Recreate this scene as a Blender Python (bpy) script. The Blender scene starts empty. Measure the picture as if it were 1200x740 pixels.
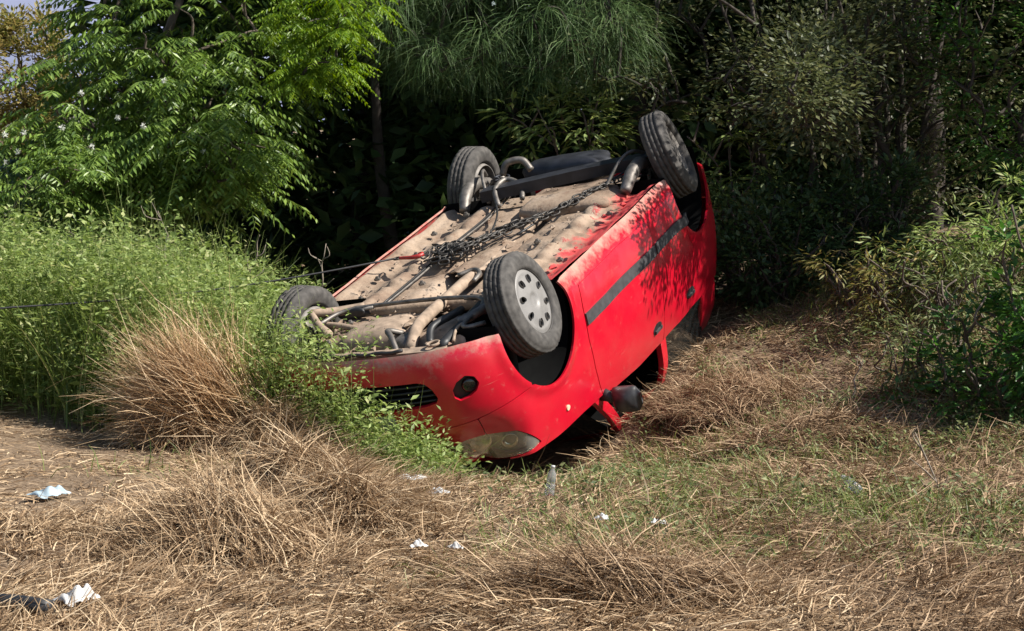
import bpy, math, random
import numpy as np
from mathutils import Matrix, Vector

RNG = np.random.default_rng(7)
random.seed(7)
scene = bpy.context.scene
COL = scene.collection

# ------------------------------------------------------------------ camera
FPX, HORIZON, CAM_H = 2300.0, 150.0, 1.70          # focal length in photo pixels (1200 wide)
PITCH = math.atan((370 - HORIZON) / FPX)
cam_data = bpy.data.cameras.new("camera")
cam_data.sensor_width = 36.0
cam_data.lens = FPX / 1200 * 36.0
cam_data.clip_end = 3000
cam = bpy.data.objects.new("camera", cam_data)
COL.objects.link(cam)
cam.location = (0, 0, CAM_H)
cam.rotation_euler = (math.pi / 2 - PITCH, 0, 0)
scene.camera = cam

# ------------------------------------------------------------------ sky, sun, exposure
SUN_DIR = Vector((0.66, -0.15, 0.74)).normalized()   # towards the sun
elev = math.asin(SUN_DIR.z)
rot = math.atan2(SUN_DIR.x, SUN_DIR.y)
world = bpy.data.worlds.new("World")
scene.world = world
world.use_nodes = True
wn = world.node_tree
sky = wn.nodes.new("ShaderNodeTexSky")
sky.sky_type = 'NISHITA'
sky.sun_disc = False
sky.sun_elevation = elev
sky.sun_rotation = rot
bg = wn.nodes["Background"]
bg.inputs["Strength"].default_value = 0.07
wn.links.new(sky.outputs[0], bg.inputs["Color"])
sun_data = bpy.data.lights.new("sun", 'SUN')
sun_data.energy = 5.0
sun_data.angle = math.radians(0.6)
sun_data.color = (1.0, 0.95, 0.87)
sun = bpy.data.objects.new("sun", sun_data)
COL.objects.link(sun)
sun.location = (6, 2, 12)
sun.rotation_euler = SUN_DIR.to_track_quat('Z', 'Y').to_euler()
scene.view_settings.view_transform = 'Standard'
scene.view_settings.look = 'None'
scene.view_settings.exposure = 0.82
scene.view_settings.gamma = 1.0
scene.render.engine = 'CYCLES'
scene.cycles.use_denoising = True
scene.cycles.max_bounces = 5
scene.cycles.transparent_max_bounces = 8

# ------------------------------------------------------------------ small helpers
def mesh_obj(name, V, Fc, mat, parent=None, smooth=False):
    """link one mesh object; Fc is an (N,3|4) array, or a list of mixed faces"""
    me = bpy.data.meshes.new(name)
    V = np.asarray(V, dtype=np.float32)
    if isinstance(Fc, np.ndarray):
        n, k = Fc.shape
        me.vertices.add(len(V)); me.vertices.foreach_set("co", V.ravel())
        me.loops.add(n * k); me.loops.foreach_set("vertex_index", Fc.astype(np.int32).ravel())
        me.polygons.add(n)
        me.polygons.foreach_set("loop_start", np.arange(0, n * k, k, dtype=np.int32))
        me.polygons.foreach_set("loop_total", np.full(n, k, dtype=np.int32))
        me.update(calc_edges=True)
    else:
        me.from_pydata([tuple(map(float, v)) for v in V], [], [tuple(map(int, f)) for f in Fc])
    if smooth:
        me.polygons.foreach_set("use_smooth", np.ones(len(me.polygons), dtype=bool))
    me.materials.append(mat)
    o = bpy.data.objects.new(name, me)
    COL.objects.link(o)
    if parent is not None:
        o.parent = parent
    return o

def instance(name, me, parent=None, matrix=None):
    o = bpy.data.objects.new(name, me)
    COL.objects.link(o)
    if parent is not None:
        o.parent = parent
    if matrix is not None:
        o.matrix_local = matrix
    return o

def empty(name, loc=(0, 0, 0)):
    o = bpy.data.objects.new(name, None)
    COL.objects.link(o)
    o.location = loc
    o.empty_display_size = 0.2
    return o

def tag(o, label=None, cat=None, group=None, kind=None):
    if label: o["label"] = label
    if cat: o["category"] = cat
    if group: o["group"] = group
    if kind: o["kind"] = kind
    return o

class MB:
    """collects pieces of ONE part"""
    def __init__(s): s.v, s.f, s.n = [], [], 0
    def add(s, V, Fc):
        V = np.asarray(V, float)
        s.v.append(V)
        for f in Fc: s.f.append([i + s.n for i in f])
        s.n += len(V); return s
    def box(s, c, size, rot=None):
        c = np.array(c, float); h = np.array(size, float) / 2
        V = np.array([[x, y, z] for x in (-1, 1) for y in (-1, 1) for z in (-1, 1)]) * h
        if rot is not None: V = V @ np.array(rot).T
        return s.add(V + c, [(0, 1, 3, 2), (4, 6, 7, 5), (0, 4, 5, 1), (2, 3, 7, 6), (0, 2, 6, 4), (1, 5, 7, 3)])
    def tube(s, pts, r, n=8, caps=True):
        V, Fc = tube(pts, r, n, caps); return s.add(V, Fc)
    def lathe(s, prof, axis_pt=(0, 0, 0), n=32, M=None):
        V, Fc = lathe(prof, n)
        if M is not None: V = V @ np.array(M).T
        return s.add(V + np.array(axis_pt), Fc)
    def build(s, name, mat, parent=None, smooth=False):
        return mesh_obj(name, np.vstack(s.v), s.f, mat, parent, smooth)

def tube(pts, r, n=8, caps=True):
    P = np.asarray(pts, float)
    r = np.broadcast_to(np.asarray(r, float), (len(P),))
    T = np.gradient(P, axis=0); T /= np.linalg.norm(T, axis=1)[:, None] + 1e-12
    ref = np.array([0, 0, 1.0]) if abs(T[0, 2]) < .9 else np.array([1.0, 0, 0])
    A = np.cross(T[0], ref); A /= np.linalg.norm(A)
    V = []
    ang = np.linspace(0, 2 * np.pi, n, endpoint=False)
    for i in range(len(P)):
        A = A - T[i] * (A @ T[i]); A /= np.linalg.norm(A) + 1e-12
        B = np.cross(T[i], A)
        V.append(P[i] + r[i] * (np.cos(ang)[:, None] * A + np.sin(ang)[:, None] * B))
    Fc = []
    for i in range(len(P) - 1):
        for j in range(n):
            k = (j + 1) % n
            Fc.append((i * n + j, i * n + k, (i + 1) * n + k, (i + 1) * n + j))
    if caps:
        Fc.append(tuple(range(n))[::-1]); Fc.append(tuple((len(P) - 1) * n + j for j in range(n)))
    return np.vstack(V), Fc

def lathe(prof, n=32):
    """profile of (radius, y) turned about the y axis"""
    prof = np.asarray(prof, float)
    ang = np.linspace(0, 2 * np.pi, n, endpoint=False)
    V = np.stack([np.outer(prof[:, 0], np.cos(ang)), np.repeat(prof[:, 1][:, None], n, 1), np.outer(prof[:, 0], np.sin(ang))], -1).reshape(-1, 3)
    Fc = [(i * n + j, i * n + (j + 1) % n, (i + 1) * n + (j + 1) % n, (i + 1) * n + j) for i in range(len(prof) - 1) for j in range(n)]
    return V, Fc

def catmull(pts, n=40):
    P = np.array(pts, float); P = np.vstack([2 * P[0] - P[1], P, 2 * P[-1] - P[-2]])
    out = []
    for i in range(1, len(P) - 2):
        t = np.linspace(0, 1, n, endpoint=False)[:, None]
        a, b, c, d = P[i - 1], P[i], P[i + 1], P[i + 2]
        out.append(.5 * ((2 * b) + (c - a) * t + (2 * a - 5 * b + 4 * c - d) * t * t + (3 * b - 3 * c + d - a) * t ** 3))
    return np.vstack(out + [P[-2][None]])

def sstep(a, b, x):
    t = np.clip((np.asarray(x, float) - a) / (b - a), 0, 1)
    return t * t * (3 - 2 * t)

# smooth 2-D value noise, vectorised
_NT = RNG.random((64, 64))
def noise2(x, y, sc=1.0, off=0.0):
    x = np.asarray(x, float) * sc + off + 100; y = np.asarray(y, float) * sc + off * 1.7 + 100
    xi = np.floor(x).astype(int); yi = np.floor(y).astype(int)
    fx = x - xi; fy = y - yi
    fx = fx * fx * (3 - 2 * fx); fy = fy * fy * (3 - 2 * fy)
    g = lambda a, b: _NT[a % 64, b % 64]
    return (g(xi, yi) * (1 - fx) + g(xi + 1, yi) * fx) * (1 - fy) + (g(xi, yi + 1) * (1 - fx) + g(xi + 1, yi + 1) * fx) * fy

def px_x(u, depth):            # photo column -> world x at a depth (used to lay things out on the ground)
    return (u - 600) / FPX * depth

# ------------------------------------------------------------------ materials
def new_mat(name):
    m = bpy.data.materials.new(name); m.use_nodes = True
    nt = m.node_tree
    return m, nt, nt.nodes["Principled BSDF"], nt.nodes["Material Output"]

def N(nt, kind, **kw):
    n = nt.nodes.new(kind)
    for k, v in kw.items():
        if k.startswith("in_"): n.inputs[k[3:].replace("_", " ")].default_value = v
        else: setattr(n, k, v)
    return n

def ramp(nt, stops, fac=None):
    r = nt.nodes.new("ShaderNodeValToRGB")
    els = r.color_ramp.elements
    while len(els) < len(stops): els.new(0.5)
    for e, (p, c) in zip(els, stops):
        e.position = p; e.color = (*c, 1) if len(c) == 3 else c
    if fac is not None: nt.links.new(fac, r.inputs[0])
    return r

def mix(nt, a, b, fac):
    m = nt.nodes.new("ShaderNodeMix"); m.data_type = 'RGBA'
    for sock, v in ((m.inputs[6], a), (m.inputs[7], b), (m.inputs[0], fac)):
        if hasattr(v, "is_output"): nt.links.new(v, sock)
        elif isinstance(v, (int, float)): sock.default_value = v
        else: sock.default_value = (*v, 1)
    return m.outputs[2]

def simple(name, col, rough=.5, metal=0.0, noise=.25, scale=18, bump=0.0, coat=0.0, spec=.5):
    m, nt, b, out = new_mat(name)
    tc = N(nt, "ShaderNodeTexCoord")
    nz = N(nt, "ShaderNodeTexNoise", in_Scale=scale, in_Detail=5.0)
    nt.links.new(tc.outputs["Object"], nz.inputs["Vector"])
    c = np.array(col)
    r = ramp(nt, [(.25, tuple(c * (1 - noise))), (.75, tuple(np.clip(c * (1 + noise), 0, 1)))], nz.outputs[0])
    nt.links.new(r.outputs[0], b.inputs["Base Color"])
    b.inputs["Roughness"].default_value = rough; b.inputs["Metallic"].default_value = metal
    b.inputs["Coat Weight"].default_value = coat; b.inputs["Specular IOR Level"].default_value = spec
    if bump:
        bp = N(nt, "ShaderNodeBump", in_Strength=bump, in_Distance=.01)
        nt.links.new(nz.outputs[0], bp.inputs["Height"]); nt.links.new(bp.outputs[0], b.inputs["Normal"])
    return m

def leaf_mat(name, stops, transl=.35, rough=.45, spec=.4):
    m, nt, b, out = new_mat(name)
    g = N(nt, "ShaderNodeNewGeometry")
    r = ramp(nt, stops, g.outputs["Random Per Island"])
    nt.links.new(r.outputs[0], b.inputs["Base Color"])
    b.inputs["Roughness"].default_value = rough
    b.inputs["Specular IOR Level"].default_value = spec
    if transl:
        t = N(nt, "ShaderNodeBsdfTranslucent")
        hs = N(nt, "ShaderNodeHueSaturation", in_Hue=.49, in_Saturation=1.1, in_Value=1.3)
        nt.links.new(r.outputs[0], hs.inputs["Color"]); nt.links.new(hs.outputs[0], t.inputs["Color"])
        ms = N(nt, "ShaderNodeMixShader"); ms.inputs[0].default_value = transl
        nt.links.new(b.outputs[0], ms.inputs[1]); nt.links.new(t.outputs[0], ms.inputs[2])
        nt.links.new(ms.outputs[0], out.inputs["Surface"])
    return m
# ================================================================== THE OVERTURNED CAR
# car frame: x forward, y to the car's left, z up (when upright); set upside down by the root's matrix
CAR_R = np.array([[-0.3979, -0.8854, 0.2405], [-0.8682, 0.4481, 0.2132], [-0.2965, -0.1239, -0.9469]])
CAR_T = np.array([-0.1428, 12.0019, 1.1908])
def car2w(p): return CAR_R @ np.asarray(p, float) + CAR_T

def paint_mat():
    m, nt, b, out = new_mat("red_paint")
    tc = N(nt, "ShaderNodeTexCoord")
    sep = N(nt, "ShaderNodeSeparateXYZ"); nt.links.new(tc.outputs["Object"], sep.inputs[0])
    nz = N(nt, "ShaderNodeTexNoise", in_Scale=5.0, in_Detail=7.0, in_Roughness=.65); nt.links.new(tc.outputs["Object"], nz.inputs["Vector"])
    nf = N(nt, "ShaderNodeTexNoise", in_Scale=60.0, in_Detail=4.0); nt.links.new(tc.outputs["Object"], nf.inputs["Vector"])
    # road dust on the sills and lower edges, fading up the body
    mr = N(nt, "ShaderNodeMapRange"); mr.inputs[1].default_value = .17; mr.inputs[2].default_value = .30
    mr.inputs[3].default_value = 1; mr.inputs[4].default_value = 0
    nt.links.new(sep.outputs["Z"], mr.inputs[0])
    nd = N(nt, "ShaderNodeTexNoise", in_Scale=13.0, in_Detail=10.0, in_Roughness=.72); nt.links.new(tc.outputs["Object"], nd.inputs["Vector"])
    s1 = N(nt, "ShaderNodeMath", operation='MULTIPLY_ADD'); s1.inputs[1].default_value = 2.2; nt.links.new(nd.outputs[0], s1.inputs[0]); nt.links.new(mr.outputs[0], s1.inputs[2])
    mu0 = N(nt, "ShaderNodeMapRange"); mu0.inputs[1].default_value = 1.32; mu0.inputs[2].default_value = 2.0; mu0.inputs[4].default_value = .8; nt.links.new(s1.outputs[0], mu0.inputs[0])
    # scuffs: thin stretched marks
    mp = N(nt, "ShaderNodeMapping"); mp.inputs["Scale"].default_value = (3, 3, 60); mp.inputs["Rotation"].default_value = (.1, .25, 0); nt.links.new(tc.outputs["Object"], mp.inputs[0])
    ns = N(nt, "ShaderNodeTexNoise", in_Scale=2.0, in_Detail=3.0); nt.links.new(mp.outputs[0], ns.inputs["Vector"])
    sc = ramp(nt, [(.70, (0, 0, 0)), (.76, (.35, .35, .35))], ns.outputs[0])
    mu = N(nt, "ShaderNodeMath", operation='MAXIMUM'); nt.links.new(mu0.outputs[0], mu.inputs[0]); nt.links.new(sc.outputs[0], mu.inputs[1])
    # patchy film of dust all over
    rp = ramp(nt, [(.45, (0, 0, 0)), (.9, (.06, .06, .06))], nz.outputs[0])
    ad = N(nt, "ShaderNodeMath", operation='ADD', use_clamp=True); nt.links.new(mu.outputs[0], ad.inputs[0]); nt.links.new(rp.outputs[0], ad.inputs[1])
    dust = mix(nt, (.30, .21, .15), (.44, .33, .25), nf.outputs[0])
    base = mix(nt, (.50, .003, .018), (.56, .005, .024), nf.outputs[0])
    c = mix(nt, base, dust, ad.outputs[0])
    nt.links.new(c, b.inputs["Base Color"])
    rr = N(nt, "ShaderNodeMapRange"); rr.inputs[3].default_value = .28; rr.inputs[4].default_value = .75
    nt.links.new(ad.outputs[0], rr.inputs[0]); nt.links.new(rr.outputs[0], b.inputs["Roughness"])
    b.inputs["Coat Weight"].default_value = .5; b.inputs["Coat Roughness"].default_value = .12
    bp = N(nt, "ShaderNodeBump", in_Strength=.05, in_Distance=.01)
    nb = N(nt, "ShaderNodeTexNoise", in_Scale=3.0, in_Detail=2.0); nt.links.new(tc.outputs["Object"], nb.inputs["Vector"])
    bp.inputs["Strength"].default_value = .35; bp.inputs["Distance"].default_value = .02
    nt.links.new(nb.outputs[0], bp.inputs["Height"]); nt.links.new(bp.outputs[0], b.inputs["Normal"])
    return m

def floor_mat():
    m, nt, b, out = new_mat("dusty_underbody")
    tc = N(nt, "ShaderNodeTexCoord")
    sep = N(nt, "ShaderNodeSeparateXYZ"); nt.links.new(tc.outputs["Object"], sep.inputs[0])
    n1 = N(nt, "ShaderNodeTexNoise", in_Scale=3.5, in_Detail=8.0, in_Roughness=.7); nt.links.new(tc.outputs["Object"], n1.inputs["Vector"])
    n2 = N(nt, "ShaderNodeTexNoise", in_Scale=45.0, in_Detail=5.0); nt.links.new(tc.outputs["Object"], n2.inputs["Vector"])
    r1 = ramp(nt, [(.28, (.07, .048, .034)), (.40, (.20, .135, .092)), (.52, (.30, .22, .155)), (.75, (.43, .335, .255))], n1.outputs[0])
    n3 = N(nt, "ShaderNodeTexNoise", in_Scale=7.0, in_Detail=9.0, in_Roughness=.75); nt.links.new(tc.outputs["Object"], n3.inputs["Vector"])
    c = mix(nt, r1.outputs[0], (.045, .036, .030), ramp(nt, [(.56, (0, 0, 0)), (.64, (.85, .85, .85))], n3.outputs[0]).outputs[0])
    c = mix(nt, c, (.17, .075, .035), ramp(nt, [(.30, (.7, .7, .7)), (.40, (0, 0, 0))], n3.outputs[0]).outputs[0])
    c = mix(nt, c, (.16, .115, .085), ramp(nt, [(.55, (0, 0, 0)), (.75, (.6, .6, .6))], n2.outputs[0]).outputs[0])
    # red overspray showing towards the right sill
    ms = N(nt, "ShaderNodeMapRange"); ms.inputs[1].default_value = -.40; ms.inputs[2].default_value = -.66
    nt.links.new(sep.outputs["Y"], ms.inputs[0])
    a = N(nt, "ShaderNodeMath", operation='MULTIPLY_ADD'); a.inputs[1].default_value = 2.4; a.inputs[2].default_value = -1.25
    nt.links.new(n3.outputs[0], a.inputs[0])
    s2 = N(nt, "ShaderNodeMath", operation='ADD'); nt.links.new(ms.outputs[0], s2.inputs[0]); nt.links.new(a.outputs[0], s2.inputs[1])
    m2 = ramp(nt, [(.40, (0, 0, 0)), (.75, (.85, .85, .85))], s2.outputs[0])
    c = mix(nt, c, (.55, .02, .03), m2.outputs[0])
    nt.links.new(c, b.inputs["Base Color"]); b.inputs["Roughness"].default_value = .85
    bp = N(nt, "ShaderNodeBump", in_Strength=.5, in_Distance=.008)
    nt.links.new(n2.outputs[0], bp.inputs["Height"]); nt.links.new(bp.outputs[0], b.inputs["Normal"])
    return m

def lens_mat():
    m, nt, b, out = new_mat("hazy_lamp_lens")
    tc = N(nt, "ShaderNodeTexCoord"); nz = N(nt, "ShaderNodeTexNoise", in_Scale=9.0, in_Detail=6.0); nt.links.new(tc.outputs["Object"], nz.inputs["Vector"])
    r = ramp(nt, [(.35, (.55, .50, .34)), (.7, (.82, .80, .70))], nz.outputs[0]); nt.links.new(r.outputs[0], b.inputs["Base Color"])
    rr = ramp(nt, [(.4, (.05, .05, .05)), (.7, (.4, .4, .4))], nz.outputs[0]); nt.links.new(rr.outputs[0], b.inputs["Roughness"])
    b.inputs["Transmission Weight"].default_value = .8; b.inputs["IOR"].default_value = 1.15; b.inputs["Coat Weight"].default_value = .8
    return m
M_PAINT, M_FLOOR = paint_mat(), floor_mat()
M_RUBBER = simple("tyre_rubber", (.060, .055, .050), .85, noise=.6, scale=25, bump=.15)
M_PLASTIC = simple("black_plastic", (.018, .018, .019), .5, noise=.4)
M_GREYPL = simple("faded_grey_plastic", (.05, .048, .05), .55, noise=.35, scale=30)
M_CAP = simple("silver_wheel_trim", (.21, .20, .19), .5, metal=.15, noise=.16, scale=14)
M_STEEL = simple("grimy_steel", (.16, .145, .13), .55, metal=.6, noise=.5, scale=22, bump=.2)
M_DARKST = simple("dark_axle_steel", (.028, .03, .038), .5, metal=.3, noise=.45, scale=12, bump=.1)
M_TAN = simple("dust_caked_metal", (.29, .215, .155), .85, noise=.45, scale=16, bump=.4)
M_LAMP = simple("yellowed_lamp_lens", (.25, .22, .14), .2, noise=.5, scale=30, coat=.6)
M_CHROME = simple("lamp_reflector", (.75, .75, .72), .15, metal=1.0, noise=.1)
M_REFL = simple("tarnished_reflector", (.34, .31, .25), .35, metal=.6, noise=.45, scale=16)
M_AMBER = simple("pale_indicator_lens", (.72, .52, .36), .3, noise=.15)
M_PLATE = simple("number_plate_white", (.42, .43, .44), .5, noise=.12)
M_GLASS = simple("dark_window_glass", (.012, .014, .014), .08, noise=.2, coat=.5)
M_MIRROR = simple("scuffed_mirror_shell", (.035, .035, .037), .4, noise=.5, scale=25)
M_RIM = simple("dusty_steel_rim", (.17, .155, .14), .65, metal=.2, noise=.5, scale=20)
M_LENS = lens_mat()
M_LINER = simple("black_liner", (.004, .004, .004), .95, noise=.3, spec=.1)

_half = catmull([(1.885, -.12), (1.885, .12), (1.865, .33), (1.81, .50), (1.71, .64), (1.56, .735), (1.36, .79), (1.15, .815), (.6, .832), (0, .838), (-.6, .838), (-1.05, .83), (-1.4, .812), (-1.68, .765), (-1.84, .66), (-1.92, .47), (-1.945, .12), (-1.945, -.12)])
_ok = np.where(_half[:, 1] > 0)[0]
_half = _half[_ok[0]:_ok[-1] + 1]
_half = np.vstack([[_half[0, 0] + 1e-5, 0], _half, [_half[-1, 0] - 1e-5, 0]])
_S = np.r_[0, np.cumsum(np.linalg.norm(np.diff(_half, axis=0), axis=1))]
SMAX = _S[-1]
_T = np.gradient(_half, _S, axis=0); _T /= np.linalg.norm(_T, axis=1)[:, None]
_NN = np.stack([_T[:, 1], -_T[:, 0]], 1); _NN[0] = (1, 0); _NN[-1] = (-1, 0)
def s_of_x(x): return float(np.interp(-x, -_half[:, 0], _S))
ARCH = ((1.215, .30), (-1.22, .30)); ARCH_R = .345
def F(s, z):
    """outer skin: s runs from the nose along the car's right side to the tail, z up"""
    s = np.asarray(s, float); z = np.asarray(z, float); a = abs(s); sg = np.where(s < 0, 1.0, -1.0)
    over = a > SMAX; sg = np.where(over, -sg, sg); a = np.where(over, 2 * SMAX - a, a)
    x = np.interp(a, _S, _half[:, 0]); h = np.interp(a, _S, _half[:, 1])
    nx = np.interp(a, _S, _NN[:, 0]); nh = np.interp(a, _S, _NN[:, 1])
    side = np.interp(z, _ZT, _SIDE); fr = np.interp(z, _ZT, _FRONT); re = np.interp(z, _ZT, _REAR)
    w = np.clip((nx - .25) / .6, 0, 1); w = w * w * (3 - 2 * w); wr = np.clip((-nx - .25) / .6, 0, 1)
    ins = side * (1 - w - wr) + fr * w + re * wr
    for cx, cz in ARCH:
        r = np.hypot(x - cx, z - cz); ins = ins - .016 * np.exp(-((r - .355) / .04) ** 2) * np.clip((nh - .6) / .3, 0, 1)
    ins = ins + .016 * (noise2(s, z, 2.6, 11) - .5) + .005 * (noise2(s, z, 8.5, 4) - .5)
    return np.stack([x - nx * ins, sg * (h - nh * ins), z + 0 * x], -1)
_ZT = np.linspace(.1, 1.2, 221)
def _prof(zs, v):
    p = catmull(list(zip(zs, v)), 30); return np.interp(_ZT, p[:, 0], p[:, 1])
_SIDE = _prof([.10, .20, .28, .42, .55, .70, .80, .90, 1.0, 1.1, 1.2], [.12, .045, .014, 0, 0, .006, .018, .034, .055, .085, .12])
_FRONT = _prof([.10, .19, .27, .40, .52, .60, .68, .76, .84, .92, 1.0, 1.2], [.15, .06, .02, 0, .005, .022, .062, .13, .19, .25, .33, .5])
_REAR = _prof([.10, .2, .3, .45, .6, .8, .95, 1.2], [.16, .09, .03, 0, .01, .05, .09, .16])

def circle_sz(c, r, n=64):
    t = np.linspace(0, 2 * np.pi, n, endpoint=False)
    return [(s_of_x(c[0] + r * math.cos(a)), c[1] + r * math.sin(a)) for a in t]

def sdpoly(P, poly):
    V = np.asarray(poly, float); W = np.roll(V, -1, 0)
    d = np.full(len(P), 1e9); inside = np.zeros(len(P), bool)
    for a, b in zip(V, W):
        e = b - a; w = P - a
        t = np.clip((w @ e) / (e @ e + 1e-12), 0, 1)
        d = np.minimum(d, np.linalg.norm(w - t[:, None] * e, axis=1))
        cond = (a[1] > P[:, 1]) != (b[1] > P[:, 1])
        with np.errstate(divide='ignore', invalid='ignore'):
            xi = (b[0] - a[0]) * (P[:, 1] - a[1]) / (b[1] - a[1]) + a[0]
        inside ^= cond & (P[:, 0] < xi)
    return np.where(inside, -d, d)

def panel(poly, fmap, holes=(), step=.016, gap=.0025, thick=.014, off=0.0, rim=True):
    """sheet on surface fmap(u,v) inside poly, outside holes, with crisp edges turned inward"""
    poly = np.asarray(poly, float)
    lo = poly.min(0) - step; hi = poly.max(0) + step
    nu = max(3, int((hi[0] - lo[0]) / step) + 1); nv = max(3, int((hi[1] - lo[1]) / step) + 1)
    U, Vv = np.meshgrid(np.linspace(lo[0], hi[0], nu), np.linspace(lo[1], hi[1], nv), indexing='ij')
    P = np.stack([U.ravel(), Vv.ravel()], 1)
    def D(Q):
        d = sdpoly(Q, poly) + gap
        for h in holes: d = np.maximum(d, -sdpoly(Q, h) + gap)
        return d
    idx = np.arange(nu * nv).reshape(nu, nv)
    q = np.stack([idx[:-1, :-1], idx[1:, :-1], idx[1:, 1:], idx[:-1, 1:]], -1).reshape(-1, 4)
    keep = D(P[q].mean(1)) < 0
    cnt = np.bincount(q[keep].ravel(), minlength=len(P)); allc = np.bincount(q.ravel(), minlength=len(P))
    bnd = (cnt > 0) & (cnt < allc)
    q = q[keep]
    B = np.where(bnd)[0]; X = P[B].copy(); h = 1e-4
    for _ in range(4):
        d = D(X)
        g = np.stack([D(X + [h, 0]) - D(X - [h, 0]), D(X + [0, h]) - D(X - [0, h])], 1) / (2 * h)
        g /= (np.linalg.norm(g, axis=1)[:, None] + 1e-9)
        X = X - np.clip(d, -step, step)[:, None] * g
    P[B] = X
    used = np.unique(q); rm = -np.ones(len(P), int); rm[used] = np.arange(len(used))
    P = P[used]; q = rm[q]
    G = fmap(P[:, 0], P[:, 1]); e = 1e-3
    nrm = np.cross(fmap(P[:, 0] + e, P[:, 1]) - fmap(P[:, 0] - e, P[:, 1]), fmap(P[:, 0], P[:, 1] + e) - fmap(P[:, 0], P[:, 1] - e))
    nrm /= np.linalg.norm(nrm, axis=1)[:, None] + 1e-12
    ctr = np.array([0, 0, .6])
    if np.median(((G - ctr) * nrm * [.3, 1, .3]).sum(1)) < 0 and not getattr(fmap, 'keep', False): nrm = -nrm
    G = G + nrm * off
    faces = q.tolist()
    V = G
    if rim:
        ed = {}
        for f in faces:
            for i in range(4):
                a, b = f[i], f[(i + 1) % 4]
                if a != b:
                    ed[(a, b)] = 1
        bd = [(a, b) for (a, b) in ed if (b, a) not in ed]
        n0 = len(G)
        A = np.array([x[0] for x in bd]); Bb = np.array([x[1] for x in bd])
        V = np.vstack([G, G[A], G[Bb], G[Bb] - nrm[Bb] * thick, G[A] - nrm[A] * thick]); m = len(bd)
        faces += [[n0 + i + m, n0 + i, n0 + i + 3 * m, n0 + i + 2 * m] for i in range(m)]
    return V, faces

def panel_obj(name, poly, mat, parent, fmap=F, extra=None, **kw):
    V, Fc = panel(poly, fmap, **kw)
    mb = MB().add(V, Fc)
    if extra: mb.add(*extra)
    return mb.build(name, mat, parent, smooth=True)

mir = lambda poly: [(-s, z) for s, z in poly][::-1]
mirr = lambda poly: [(2 * SMAX - s, z) for s, z in poly][::-1]

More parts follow.
